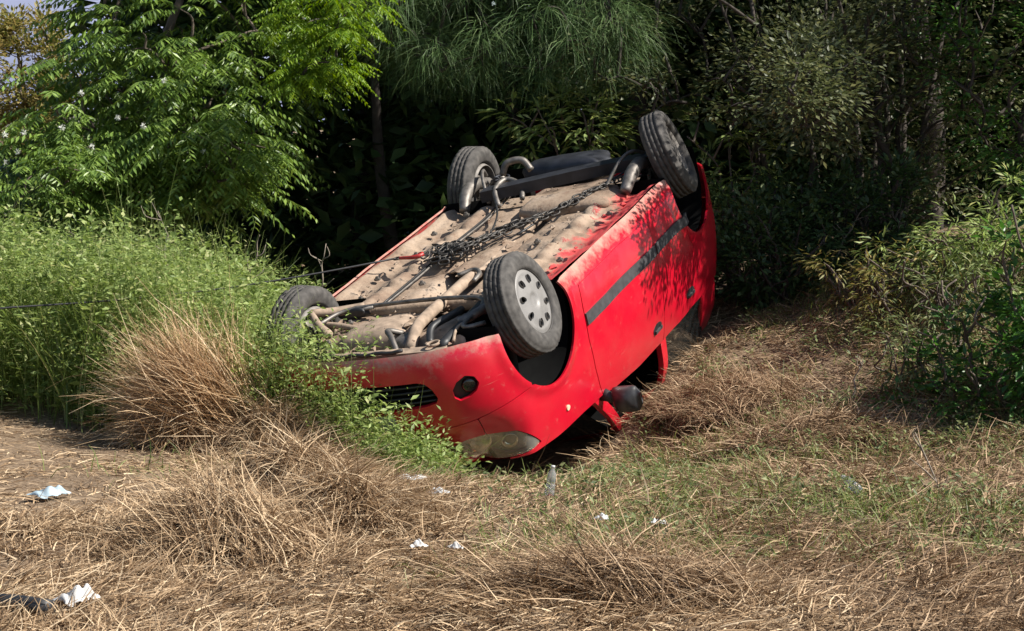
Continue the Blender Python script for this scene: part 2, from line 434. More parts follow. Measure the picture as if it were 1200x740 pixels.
def build_car():
    car = empty("overturned_car")
    tag(car, "red hatchback lying upside down in the ditch, nose down, wheels in the air", "car")
    archF, archR = circle_sz(ARCH[0], ARCH_R), circle_sz(ARCH[1], ARCH_R)
    sx = s_of_x
    head = [(.34, .82), (.42, .785), (.50, .766), (.58, .762), (.654, .763), (.75, .768), (.835, .783), (.90, .83), (.95, .875), (.99, .915), (.94, .93), (.86, .941), (.75, .946), (.6, .944), (.52, .925), (.44, .89), (.38, .85)]
    # --- bumper with grille opening, fog-lamp recesses and plate
    bt = [(0, .655), (.35, .65), (.60, .63), (.80, .60), (1.0, .575)]
    bump_r = [(0, .195), (.4, .197), (.62, .20), (.80, .212), (.90, .225), (1.02, .24)]
    bumper = bump_r + bt[::-1] + mir(bump_r + bt[::-1])[1:-1]
    bumper = bump_r + bt[::-1][:-1] + [(-s, z) for s, z in bt] + [(-s, z) for s, z in bump_r[::-1]][:-1]
    grille = [(-.33, .35), (0, .345), (.33, .35), (.375, .365), (.405, .40), (.425, .45), (.41, .475), (.35, .487), (0, .50), (-.35, .487), (-.41, .475), (-.425, .45), (-.405, .40), (-.375, .365)]
    fogp = [(.515, .43), (.545, .39), (.60, .366), (.645, .385), (.662, .425), (.64, .46), (.60, .482), (.545, .492), (.518, .47)]
    archFm = [(-s, z) for s, z in archF]
    fb = panel_obj("front_bumper", bumper, M_PAINT, car, holes=(archF, archFm, grille, fogp, mir(fogp)), step=.014, thick=.03)
    gb = MB()                                            # grille: recessed backing
    g = catmull([(-.43, .42), (0, .42), (.43, .42)], 10)
    V, Fc = panel([(-.45, .33), (.45, .33), (.45, .51), (-.45, .51)], F, step=.03, off=-.05, rim=False)
    gp = mesh_obj("lower_grille", V, Fc, M_LINER, car, True)
    for zc in (.375, .405, .435, .465):
        pts = F(np.linspace(-.41, .41, 25), np.full(25, zc)); pts[:, 0] -= .022
        MB().tube(pts, .0065, 6).build("grille_slat", M_PLASTIC, gp, True)
    for sgn in (1, -1):
        V, Fc = panel([(sgn * a, b) for a, b in ((.48, .34), (.69, .34), (.69, .51), (.48, .51))], F, step=.03, off=-.04, rim=False)
        fo = mesh_obj("fog_lamp_recess", V, Fc, M_PLASTIC, car, True)
        c = F(np.array(sgn * .612), np.array(.43)); n = np.array([.80, -.58 * sgn, 0])
        yax = n / np.linalg.norm(n); xax = np.array([-yax[1], yax[0], 0]); Mx = np.stack([xax, yax, np.cross(xax, yax)], 1)
        MB().lathe([(0, .004), (.03, .002), (.040, -.004), (.044, -.03)], c - yax * .022, 20, Mx).build("fog_lamp", M_GLASS, fo, True)
    pl = panel_obj("number_plate", [(-.155, .512), (.155, .512), (.155, .605), (-.155, .605)], M_PLATE, car, step=.03, off=.012, thick=.008)
    # --- undertray strip under the bumper lip
    pts = F(np.linspace(-.70, .26, 31), np.full(31, .19)); pts[:, 0] -= .03; pts[:, 2] -= .004 + .004 * np.sin(np.arange(31) * 1.3)
    MB().tube(pts, .011, 6).build("undertray_lip", M_PLASTIC, car, True)
    # --- bonnet: front skin and top
    bn = [(-.60, .60), (.60, .60), (.66, .80), (.76, .955), (-.76, .955), (-.66, .80)]
    V1, F1 = panel(bn, F, holes=(bumper, head, mir(head)), thick=.02)
    xs = np.linspace(1.62, .70, 24); tt = np.linspace(-1, 1, 25)
    Vt = []
    edge = F(np.linspace(0, 2.2, 400), np.full(400, .955))
    for x in xs:
        hw = np.interp(-x, -edge[:, 0], -edge[:, 1]) - .01
        for t in tt: Vt.append((x, t * hw, .952 + .06 * (1 - t * t) * sstep(1.65, 1.2, x) + .05 * sstep(1.3, .7, x) * (1 - .3 * t * t)))
    Ft = [(i * 25 + j, i * 25 + j + 1, (i + 1) * 25 + j + 1, (i + 1) * 25 + j) for i in range(23) for j in range(24)]
    mb = MB().add(V1, F1).add(Vt, Ft); mb.build("bonnet", M_PAINT, car, True)
    # --- both sides
    for sgn, m in ((1, lambda p: p), (-1, mir)):
        wing = [(.60, .60), (.80, .57), (1.0, .55), (1.2, .22), (1.74, .22), (1.73, .30), (1.70, .42), (1.685, .61), (1.715, .787), (1.76, .93), (1.80, 1.0), (1.60, .985), (1.2, .965), (1.0, .957), (.76, .955), (.66, .80)]
        af = m(archF); ar = m(archR)
        panel_obj("front_wing", m(wing), M_PAINT, car, holes=(af, m(head), bumper), step=.015)
        V, Fc = panel(m(head), F, step=.014, off=-.004, thick=.03)
        hl = MB().add(V, Fc).build("headlight", M_LENS, car, True)
        V, Fc = panel(m(head), F, step=.02, off=-.045, gap=.006, rim=False)
        MB().add(V, Fc).build("lamp_reflector", M_REFL, hl, True)
        for (hs, hz, hr) in ((.60, .85, .060), (.80, .86, .048)):
            c = F(np.array(sgn * hs), np.array(hz)); d = np.array([.75, -.45 * sgn, .3]); d /= np.linalg.norm(d)
            a = np.cross(d, [0, 0, 1]); a /= np.linalg.norm(a); Mx = np.stack([a, d, np.cross(a, d)], 1)
            MB().lathe([(hr, .0), (hr * .95, .004), (hr * .8, -.02), (hr * .4, -.032), (0, -.034)], c - d * .028, 20, Mx).build("lamp_bowl", M_CHROME, hl, True)
        fd = [(1.735, .285), (1.705, .42), (1.69, .61), (1.72, .787), (1.765, .93), (1.80, 1.0), (2.0, 1.04), (2.4, 1.075), (2.83, 1.09), (2.835, .9), (2.835, .285)]
        door = panel_obj("front_door", m(fd), M_PAINT, car, step=.016, thick=.03)
        rd = [(2.835, .285), (2.835, 1.09), (3.1, 1.10), (3.44, 1.105), (3.50, .9), (3.48, .7), (3.40, .6), (3.30, .285)]
        rdoor = panel_obj("rear_door", m(rd), M_PAINT, car, holes=(ar,), step=.016, thick=.03)
        panel_obj("sill", m([(1.45, .185), (3.45, .185), (3.45, .288), (1.45, .288)]), M_PAINT, car, holes=(af, ar), step=.016)
        sq = sx(-1.75)
        qp = [(3.34, .42), (3.40, .6), (3.48, .7), (3.50, .9), (3.44, 1.105), (3.7, 1.11), (sq, 1.11), (sq + .22, 1.10), (sq + .2, .62), (sq - .1, .60), (3.78, .585), (3.60, .45)]
        panel_obj("rear_quarter_panel", m(qp), M_PAINT, car, holes=(ar,), step=.016)
        V, Fc = panel(m([(sq + .02, .64), (sq + .20, .64), (sq + .20, 1.02), (sq + .05, 1.02)]), F, step=.02, off=.006)
        MB().add(V, Fc).build("tail_lamp", simple("tail_lamp_red", (.25, .01, .01), .2, coat=.6), car, True)
        # rubbing strips
        for dpar, a, b in ((door, 1.70, 2.825), (rdoor, 2.845, 3.43)):
            V, Fc = panel(m([(a, .452), (b, .452), (b, .525), (a, .525)]), F, step=.018, off=.011, thick=.012)
            MB().add(V, Fc).build("rubbing_strip", M_GREYPL, dpar, True)
        # door handles: recessed cup with a lever
        for dpar, a in ((door, 2.70), (rdoor, 3.36)):
            zc = .955 if dpar is door else .975
            t = np.linspace(0, 2 * np.pi, 28, endpoint=False)
            cup = [(a + .078 * math.cos(x), zc + .037 * math.sin(x)) for x in t]
            V, Fc = panel(m(cup), F, step=.01, off=.003, thick=.004)
            h = MB().add(V, Fc).build("door_handle", M_PLASTIC, dpar, True)
            V, Fc = panel(m([(a - .06, zc - .004), (a + .06, zc - .004), (a + .06, zc + .02), (a - .06, zc + .02)]), F, step=.012, off=.016, thick=.01)
            MB().add(V, Fc).build("handle_lever", M_GREYPL, h, True)
        # side repeater
        t = np.linspace(0, 2 * np.pi, 20, endpoint=False)
        V, Fc = panel(m([(1.302 + .022 * math.cos(x), .853 + .018 * math.sin(x)) for x in t]), F, step=.006, off=.007, thick=.008)
        MB().add(V, Fc).build("side_repeater", M_AMBER, car, True)
        # wheel-arch liners
        for cx, cz in ARCH:
            th = np.linspace(-.35, np.pi + .35, 25)
            V = [(cx + (ARCH_R + .012) * math.cos(a), -sgn * (y if y < .5 else np.interp(-(cx + (ARCH_R + .012) * math.cos(a)), -_half[:, 0], _half[:, 1]) - .03), cz + (ARCH_R + .012) * math.sin(a)) for a in th for y in (.80, .46)]
            Fc = [(2 * i, 2 * i + 1, 2 * i + 3, 2 * i + 2) for i in range(24)]
            n0 = len(V); V += [(cx, -sgn * .46, cz)]
            Fc += [(2 * i + 1, n0, 2 * i + 3) for i in range(24)]
            mesh_obj("wheel_arch_liner", np.array(V), Fc, M_LINER, car, True)
        # pillars and window frame (tapered, following the belt up to the roof)
        def pillar(p0, p1, w, mat=M_PAINT, nm="roof_pillar"):
            p0 = np.array(p0); p1 = np.array(p1); mid = (p0 + p1) / 2 + np.array([0, -sgn * .025, .01])
            P = catmull([p0, mid, p1], 6)
            Vv, Fv = [], []
            for i, p in enumerate(P):
                ww = w * (1.25 - .4 * i / (len(P) - 1))
                for dx, dy in ((-ww / 2, 0), (-ww / 2, .035), (ww / 2, .035), (ww / 2, 0)):
                    Vv.append(p + np.array([dx, dy * sgn, 0]))
            for i in range(len(P) - 1):
                for k in range(4): Fv.append((4 * i + k, 4 * i + (k + 1) % 4, 4 * i + 4 + (k + 1) % 4, 4 * i + 4 + k))
            Fv += [(0, 1, 2, 3), tuple(4 * (len(P) - 1) + k for k in (3, 2, 1, 0))]
            mesh_obj(nm, np.array(Vv), Fv, mat, car)
        y = -sgn
        pillar((.70, y * .755, .97), (.20, y * .63, 1.43), .085)
        pillar((-.415, y * .752, 1.08), (-.43, y * .645, 1.45), .075)
        pillar((-1.36, y * .73, 1.09), (-1.40, y * .60, 1.43), .24)
        # windows: front right one is smashed out, the rest are dark
        if sgn < 0:
            Vw = [(.62, y * .745, 1.02), (-.38, y * .745, 1.085), (-.39, y * .645, 1.43), (.22, y * .63, 1.42)]
            mesh_obj("side_window", np.array(Vw), [(0, 1, 2, 3)], M_GLASS, car)
        Vw = [(-.46, y * .742, 1.09), (-1.27, y * .73, 1.095), (-1.32, y * .625, 1.42), (-.46, y * .645, 1.44)]
        mesh_obj("side_window", np.array(Vw), [(0, 1, 2, 3)], M_GLASS, car)
        # mirror: stalk and shell
        mb = MB()
        c = np.array([.60, y * .90, 1.045])
        sh = []
        for i in range(9):
            t = i / 8; w = .115 * math.sqrt(max(0, 1 - (2 * t - 1) ** 6 * .8)); dx = .07 * (1 - (2 * t - 1) ** 2) + .012
            yy = y * (-.095 + .19 * t)
            ring = [(dx * math.cos(a) if math.cos(a) > 0 else .012 * math.cos(a), yy, w * .72 * math.sin(a)) for a in np.linspace(0, 2 * np.pi, 14, endpoint=False)]
            sh.append(np.array(ring) + c)
        V = np.vstack(sh); Fc = [(i * 14 + j, i * 14 + (j + 1) % 14, (i + 1) * 14 + (j + 1) % 14, (i + 1) * 14 + j) for i in range(8) for j in range(14)]
        Fc += [tuple(range(14)), tuple(8 * 14 + j for j in range(13, -1, -1))]
        mir_o = MB().add(V, Fc).build("wing_mirror", M_MIRROR, car, True)
        mb.tube([(.60, y * .74, 1.0), (.605, y * .79, 1.02), (.61, y * .83, 1.04)], [.045, .034, .03], 10).build("mirror_stalk", M_PLASTIC, mir_o, True)
        Vg = [c + np.array([-.014, y * a, b]) for a, b in ((-.09, -.055), (.09, -.05), (.085, .05), (-.085, .055))]
        mesh_obj("mirror_glass", np.array(Vg), [(0, 1, 2, 3)], M_CHROME, mir_o)
    # --- rear bumper, tailgate, glass
    sq = sx(-1.75)
    rb = [(3.78, .585), (sq - .1, .60), (sq + .2, .615)]
    rb2 = rb + [(SMAX, .62)] + [(2 * SMAX - s, z) for s, z in rb[::-1]]
    panel_obj("rear_bumper", rb2 + [(2 * SMAX - 3.78, .37), (SMAX, .35), (3.78, .37)], M_PAINT, car, holes=(archR, mirr(archR)), step=.02)
    panel_obj("tailgate", [(sq + .21, .62), (2 * SMAX - sq - .21, .62), (2 * SMAX - sq - .21, 1.10), (sq + .21, 1.10)], M_PAINT, car, step=.02)
    V = [(-1.84, -.6, 1.10), (-1.84, .6, 1.10), (-1.56, .56, 1.42), (-1.56, -.56, 1.42)]
    mesh_obj("rear_window", np.array(V), [(0, 1, 2, 3)], M_GLASS, car)
    V = [(.80, -.66, 1.0), (.86, 0, 1.03), (.80, .66, 1.0), (.22, .60, 1.43), (.28, 0, 1.455), (.22, -.60, 1.43)]
    mesh_obj("windscreen", np.array(V), [(0, 1, 4, 5), (1, 2, 3, 4)], M_GLASS, car, True)
    xs = np.linspace(.26, -1.58, 30); ys = np.linspace(-1, 1, 21); Vr = []
    for x in xs:
        for t in ys:
            hw = .645 - .08 * sstep(-.8, -1.6, x) - .02 * sstep(0, .3, x)
            zz = 1.445 + .045 * (1 - t * t) - .05 * sstep(-.3, -1.6, x) - .03 * abs(t) ** 6 - .03 * noise2(x, t, 3) - .015 * sstep(.05, .3, x)
            Vr.append((x, t * hw, zz))
    Fr = [(i * 21 + j, i * 21 + j + 1, (i + 1) * 21 + j + 1, (i + 1) * 21 + j) for i in range(29) for j in range(20)]
    mesh_obj("roof", np.array(Vr), Fr, M_PAINT, car, True)
    mesh_obj("headlining", np.array(Vr) * [.97, .95, 1] - [.01, 0, .03], Fr, M_LINER, car, True)
    # interior: dark headlining, dashboard and two seats
    MB().box((.62, 0, .90), (.35, 1.3, .22)).build("dashboard", M_LINER, car)
    for y in (-.36, .36):
        mb = MB().box((-.12, y, .52), (.52, .5, .16)).box((-.42, y, .85), (.14, .48, .62)).box((-.46, y, 1.22), (.09, .26, .16))
        mb.build("front_seat", M_LINER, car)
    MB().box((-1.05, 0, .85), (.14, 1.2, .55)).box((-.8, 0, .52), (.5, 1.2, .15)).build("rear_bench", M_LINER, car)

    # --- underside: pressed floor pan
    X = np.linspace(1.02, -1.93, 150); Y = np.linspace(-.745, .745, 76)
    XX, YY = np.meshgrid(X, Y, indexing='ij')
    Zf = .225 + 0 * XX
    Zf += .11 * np.exp(-(YY / .13) ** 4) * sstep(1.1, .9, XX) * sstep(-1.0, -.7, XX)             # exhaust tunnel
    Zf -= .035 * np.exp(-((abs(YY) - .44) / .045) ** 4) * sstep(-.95, -.8, XX)                    # box rails
    Zf -= .028 * np.exp(-((abs(YY) - .735) / .03) ** 4)                                           # sill flange
    for xr in (.62, .36, .10, -.16, -.42): Zf += .012 * np.exp(-((XX - xr) / .035) ** 4) * 1.9 * (abs(YY) > .17) * (abs(YY) < .68)
    Zf += .02 * np.exp(-((abs(YY) - .60) / .05) ** 4)                                             # groove beside the sill
    Zf += .16 * sstep(-1.0, -1.75, XX) + .03 * sstep(-.75, -.95, XX)                              # rear overhang sweeps up
    Zf += .012 * (noise2(XX, YY, 7) - .5) + .03 * (noise2(XX, YY, 2.3, 5) - .5)                   # dents
    Vf = np.stack([XX, YY, Zf], -1).reshape(-1, 3)
    ny = len(Y); Ff = []
    for i in range(len(X) - 1):
        for j in range(ny - 1):
            xc, yc = (X[i] + X[i + 1]) / 2, abs(Y[j] + Y[j + 1]) / 2
            if yc > .47 and any(abs(xc - a[0]) < .335 for a in ARCH): continue
            if xc < -1.5 and yc > np.interp(-xc, -_half[:, 0], _half[:, 1]) - .09: continue
            Ff.append((i * ny + j, i * ny + j + 1, (i + 1) * ny + j + 1, (i + 1) * ny + j))
    mesh_obj("floor_pan", Vf, Ff, M_FLOOR, car, True)
    # engine bay cavity and what shows in it
    MB().box((1.32, 0, .52), (.64, .9, .02)).box((.99, 0, .38), (.02, 1.0, .30)).build("engine_bay_wall", M_LINER, car)
    def bar(name, pts, r, mat=M_TAN, n=8, par=car, k=6):
        return MB().tube(catmull(pts, k) if len(pts) > 2 else np.array(pts, float), r if np.isscalar(r) else np.interp(np.linspace(0, 1, (len(pts) - 1) * k + 1 if len(pts) > 2 else 2), np.linspace(0, 1, len(r)), r), n).build(name, mat, par, True)
    # pressed radiator cross-member and splash shield
    MB().box((1.72, 0, .235), (.08, .95, .05)).build("radiator_crossmember", M_TAN, car)
    # left front splash shield: dusty sheet with a square hole and a torn edge
    sh = lambda u, v: np.stack([u, v, .222 - .03 * np.exp(-((u - 1.24) / .05) ** 2 - ((v - .22) / .12) ** 2) + .05 * sstep(1.38, 1.44, u) + .03 * noise2(u, v, 7) + .012 * noise2(u, v, 23)], -1)
    sh.keep = True
    hole = [(1.46, .10), (1.62, .10), (1.62, .24), (1.46, .24)]
    panel_obj("splash_shield", [(1.0, -.06), (1.15, -.09), (1.25, .0), (1.33, .03), (1.40, .0), (1.52, .02), (1.58, -.02), (1.70, .0), (1.70, .62), (1.56, .62), (1.50, .52), (1.30, .50), (1.0, .49)], M_FLOOR, car, fmap=sh, holes=(hole,), step=.02, thick=.03)
    # gearbox and sump: ribbed lumps
    def lump(name, c, r, mat, seed):
        u = np.linspace(0, np.pi, 13); v = np.linspace(0, 2 * np.pi, 20, endpoint=False); Vl = []
        for a in u:
            for b in v:
                k = 1 + .16 * math.sin(3 * b + seed) * math.sin(2 * a) + .08 * math.sin(7 * b + seed * 2)
                sgnp = lambda t, p: math.copysign(abs(t) ** p, t)
                Vl.append((c[0] + r[0] * k * sgnp(math.sin(a), .7) * sgnp(math.cos(b), .6), c[1] + r[1] * k * sgnp(math.sin(a), .7) * sgnp(math.sin(b), .6), c[2] + r[2] * sgnp(math.cos(a), .7)))
        Fl = [(i * 20 + j, i * 20 + (j + 1) % 20, (i + 1) * 20 + (j + 1) % 20, (i + 1) * 20 + j) for i in range(12) for j in range(20)]
        return mesh_obj(name, np.array(Vl), Fl, mat, car, True)
    lump("gearbox", (1.30, .16, .31), (.19, .22, .12), M_TAN, 1.0)
    lump("engine_mount", (1.52, -.46, .26), (.08, .07, .06), M_TAN, 3.1)
    lump("alternator", (1.50, -.12, .27), (.09, .07, .07), M_STEEL, .7)
    lump("steering_rack_boot", (1.08, .44, .19), (.035, .10, .035), M_PLASTIC, .3)
    lump("oil_sump", (1.36, -.28, .31), (.17, .15, .10), M_TAN, 2.0)
    bar("exhaust_pipe", [(1.62, -.20, .25), (1.45, -.17, .19), (1.28, -.15, .185), (.98, -.12, .20), (.70, -.105, .205), (.58, -.10, .215)], .034, M_TAN, 12)
    bar("brake_line", [(.95, .30, .205), (.5, .29, .20), (.0, .31, .20), (-.5, .30, .20), (-.95, .33, .19)], .007, M_STEEL, 6)
    bar("brake_line", [(.95, .325, .205), (.4, .32, .20), (.0, .335, .20), (-.5, .33, .20), (-.95, .36, .19)], .006, M_PLASTIC, 6)
    bar("coolant_hose", [(1.62, -.33, .22), (1.5, -.30, .17), (1.36, -.36, .16), (1.2, -.33, .19)], .022, M_PLASTIC, 9)
    bar("coolant_hose", [(1.66, -.14, .24), (1.58, -.08, .18), (1.50, -.02, .17), (1.42, -.06, .22)], .017, M_STEEL, 9)
    bar("wiring_loom", [(1.66, -.50, .20), (1.5, -.46, .18), (1.3, -.50, .19), (1.1, -.45, .17), (1.0, -.30, .18)], .009, M_TAN, 6)
    for bx, by in ((.8, .55), (.8, -.3), (.45, .62), (.45, -.62), (.05, .55), (.05, -.3), (-.35, .62), (-.35, -.62), (-.7, .55), (.62, .22), (.2, .22), (1.5, .38), (1.2, .40), (1.58, .52)):
        MB().lathe([(0, .012), (.010, .012), (.012, .0), (.022, .0), (.022, -.012)], (bx, by, .205), 6, [[1, 0, 0], [0, 0, 1], [0, -1, 0]]).build("bolt_head", M_STEEL, car)
    hs = lambda u, v: np.stack([u, v, .20 + .03 * noise2(u, v, 11, 3) + .015 * noise2(u, v, 31, 1) + 1.1 * v * v], -1)
    hs.keep = True
    panel_obj("heat_shield", [(.44, -.16), (.50, .0), (.42, .15), (-.25, .14), (-.32, .0), (-.24, -.15)], M_FLOOR, car, fmap=hs, step=.025, thick=.008)
    bar("exhaust_pipe", [(.50, -.08, .24), (.1, -.06, .25), (-.4, -.05, .25), (-.75, -.1, .23)], .026, M_TAN, 10)
    bar("heat_shield_rim", [(.70, -.17, .20), (.60, -.165, .19), (.535, -.10, .185), (.60, -.02, .19)], .014, M_STEEL, 8)
    bar("subframe_rail", [(1.70, -.44, .215), (1.35, -.44, .20), (1.02, -.42, .205)], .032, M_PLASTIC, 8)
    bar("subframe_crossmember", [(1.00, -.50, .23), (1.02, -.2, .225), (1.02, .2, .225), (1.00, .46, .23)], .036, M_FLOOR, 8)
    bar("anti_roll_bar", [(1.45, -.60, .19), (1.52, -.50, .17), (1.10, -.40, .165), (1.08, .40, .165), (1.30, .56, .17)], .013, M_STEEL, 7)
    bar("drive_shaft", [(1.22, -.60, .19), (1.25, -.35, .22), (1.28, -.15, .26)], .018, M_STEEL, 8)
    bar("drive_shaft", [(1.22, .62, .19), (1.25, .42, .21), (1.28, .20, .26)], .02, M_TAN, 8)
    for y in (-1, 1):
        bar("control_arm", [(1.02, y * .40, .19), (1.12, y * .52, .16), (1.22, y * .63, .12)], [.035, .028, .022], M_STEEL if y < 0 else M_TAN, 8)
        bar("control_arm", [(1.42, y * .42, .19), (1.34, y * .52, .16), (1.22, y * .63, .12)], [.03, .026, .02], M_STEEL if y < 0 else M_TAN, 8)
        bar("tie_rod", [(1.08, y * .30, .17), (1.10, y * .64, .19)], .011, M_STEEL)
        bar("coil_strut", [(1.22, y * .60, .22), (1.21, y * .56, .60)], .03, M_PLASTIC)
    bar("tow_eye", [(1.70 + .035 * math.cos(a), -.40 + .035 * math.sin(a), .19) for a in np.linspace(0, 6.28, 9)], .008, M_TAN, 6, k=2)
    # rear twist beam, trailing arms, springs, tank, silencer
    bm = MB()
    Pb = np.array([(-1.12, -.64, .11), (-1.05, -.3, .11), (-.90, .2, .12), (-.84, .46, .13)])
    Vb, Fb = [], []
    for p in catmull(Pb, 5):
        for dx, dz in ((-.06, -.035), (.06, -.035), (.055, .04), (-.055, .04)): Vb.append(p + [dx, 0, dz])
    nb = len(Vb) // 4
    Fb = [(4 * i + k, 4 * i + (k + 1) % 4, 4 * i + 4 + (k + 1) % 4, 4 * i + 4 + k) for i in range(nb - 1) for k in range(4)] + [(0, 1, 2, 3), tuple(4 * nb - 4 + k for k in (3, 2, 1, 0))]
    mesh_obj("rear_axle_beam", np.array(Vb), Fb, M_DARKST, car)
    for y in (-1, 1):
        bar("handbrake_cable", [(-.1, y * .10, .20), (-.5, y * .22, .18), (-.85, y * .40, .16), (-1.15, y * .58, .12)], .007, M_PLASTIC, 6)
        bar("trailing_arm", [(-.74, y * .58, .20), (-.86, y * .60, .12), (-1.02, y * .60, .10), (-1.22, y * .61, .16)], [.035, .045, .045, .04], M_STEEL, 10)
        Pc = [(-1.22 + .05 * math.cos(a), y * .50 + .05 * math.sin(a), .12 + .022 * a / 6.28) for a in np.linspace(0, 6.28 * 5, 70)]
        MB().tube(Pc, .008, 6).build("coil_spring", M_DARKST, car, True)
        bar("brake_pipe", [(-.80, y * .42, .18), (-.95, y * .50, .05), (-1.08, y * .55, .03), (-1.2, y * .60, .10)], .012, M_STEEL, 6)
        bar("shock_absorber", [(-1.30, y * .56, .14), (-1.42, y * .54, .34)], .028, M_STEEL)
    bar("axle_bracket", [(-.70, .30, .18), (-.82, .36, .10), (-.97, .34, .08), (-.92, .22, .12), (-.78, .16, .17)], .018, M_STEEL, 7)
    bar("axle_bracket", [(-1.12, .44, .09), (-1.15, .40, .02), (-1.18, .30, .02), (-1.16, .24, .09)], .024, M_STEEL, 7)
    lump("fuel_tank", (-.72, -.22, .225), (.20, .34, .06), M_FLOOR, .4)
    lump("silencer", (-1.45, .10, .20), (.13, .32, .10), M_DARKST, .2)
    bar("tail_pipe", [(-1.3, -.15, .16), (-1.5, -.42, .2), (-1.9, -.46, .26)], .02, M_STEEL)

    # caked mud clods and grit lying on the upturned floor
    mb = MB()
    for i in range(260):
        cx_, cy_ = (RNG.uniform(.85, 1.7), RNG.uniform(-.5, .55)) if i < 110 else (RNG.uniform(-1.3, .9), RNG.uniform(-.66, .68))
        r_ = RNG.uniform(.005, .013) * (2.0 if RNG.random() < .12 else 1)
        O = np.array([(1, 0, 0), (-1, 0, 0), (0, 1, 0), (0, -1, 0), (0, 0, 1), (0, 0, -1)], float) * r_ * RNG.uniform(.6, 1.5, (6, 1)) * [1.3, 1.2, .7]
        mb.add(O + [cx_, cy_, .206 + RNG.uniform(-.006, .012)], [(0, 2, 4), (2, 1, 4), (1, 3, 4), (3, 0, 4), (2, 0, 5), (1, 2, 5), (3, 1, 5), (0, 3, 5)])
    mb.build("mud_clods", M_FLOOR, car)["kind"] = "stuff"
    # --- wheels
    prof = [(.183, .062), (.190, .080), (.205, .086), (.232, .088), (.258, .084), (.276, .072), (.285, .058)]
    tread = []
    for a, b in ((.058, .034), (.026, .004), (-.004, -.026), (-.034, -.058)):
        tread += [(.2915, a), (.2915, b), (.283, b - .001), (.283, b - .007)]
    prof += tread[:-2] + [(p[0], -p[1]) for p in prof[::-1]]
    prof += [(.178, -.05), (.178, .05), (.183, .062)]
    disc = lambda u, v: np.stack([u, -(.062 + .022 * np.cos(np.clip(np.hypot(u, v) / .185, 0, 1) * 1.57) ** 1.0 - .012 * sstep(.05, .03, np.hypot(u, v)) + .006 * np.exp(-((np.hypot(u, v) - .165) / .01) ** 2)), v], -1)
    disc.keep = True
    slots = []
    for k in range(8):
        a0 = 2 * np.pi * (k + .5) / 8
        t = np.linspace(0, 2 * np.pi, 16, endpoint=False)
        slots.append([(r * math.cos(a), r * math.sin(a)) for r, a in zip(.126 + .024 * np.cos(t), a0 + .13 * np.sin(t))])
    tt = np.linspace(0, 2 * np.pi, 40, endpoint=False)
    capV, capF = panel([(.186 * math.cos(a), .186 * math.sin(a)) for a in tt], disc, holes=slots, step=.0095, gap=0, thick=-.012)
    tyV, tyF = lathe(prof, 144)
    ty = tyV.reshape(len(prof), 144, 3)
    for i, (r_, y_) in enumerate(prof):                   # cross grooves in the tread, moulded rings on the wall
        if r_ > .288:
            for j in range(144):
                if (j + int(abs(y_) * 60)) % 4 == 0: ty[i, j, [0, 2]] *= .984
    tyV = ty.reshape(-1, 3)
    shared = {}
    def wheel(x, sgn, camber, steer, z=.19, cap=True):
        w = empty("wheel"); w.parent = car
        R = Matrix.Rotation(math.radians(camber), 4, 'X') @ Matrix.Rotation(math.radians(steer), 4, 'Z')
        w.matrix_local = Matrix.Translation((x, -sgn * .725, z)) @ R
        def part(nm, V, Fc, mat):
            key = (nm, sgn)
            if key not in shared:
                V = np.array(V, float) * [1, sgn, 1]
                o = mesh_obj(nm, V, Fc, mat, w, True); shared[key] = o.data; return o
            return instance(nm, shared[key], w)
        part("tyre", tyV, tyF, M_RUBBER)
        if cap: part("wheel_trim", capV, capF, M_CAP)
        V, Fc = lathe([(0, -.045), (.17, -.045), (.176, -.06), (.178, -.05), (.178, .06), (.165, .085), (.160, .085), (.17, .055), (.168, -.035), (0, -.035)], 32)
        part("rim", V, Fc, M_RIM)
        V, Fc = lathe([(0, .045), (.05, .045), (.06, .03), (.12, .025), (.125, .0), (.125, -.03)], 28)
        part("brake_drum", V, Fc, M_STEEL)
        return w
    wheel(1.22, 1, 14, -3)
    wheel(1.20, -1, -6, 7, .26)
    wheel(-1.22, 1, 15, -16, .12, False)
    wheel(-1.22, -1, -7, 0)
    M = Matrix([list(CAR_R[i]) + [CAR_T[i]] for i in range(3)] + [[0, 0, 0, 1]])
    car.matrix_world = M
    return car
car = build_car()
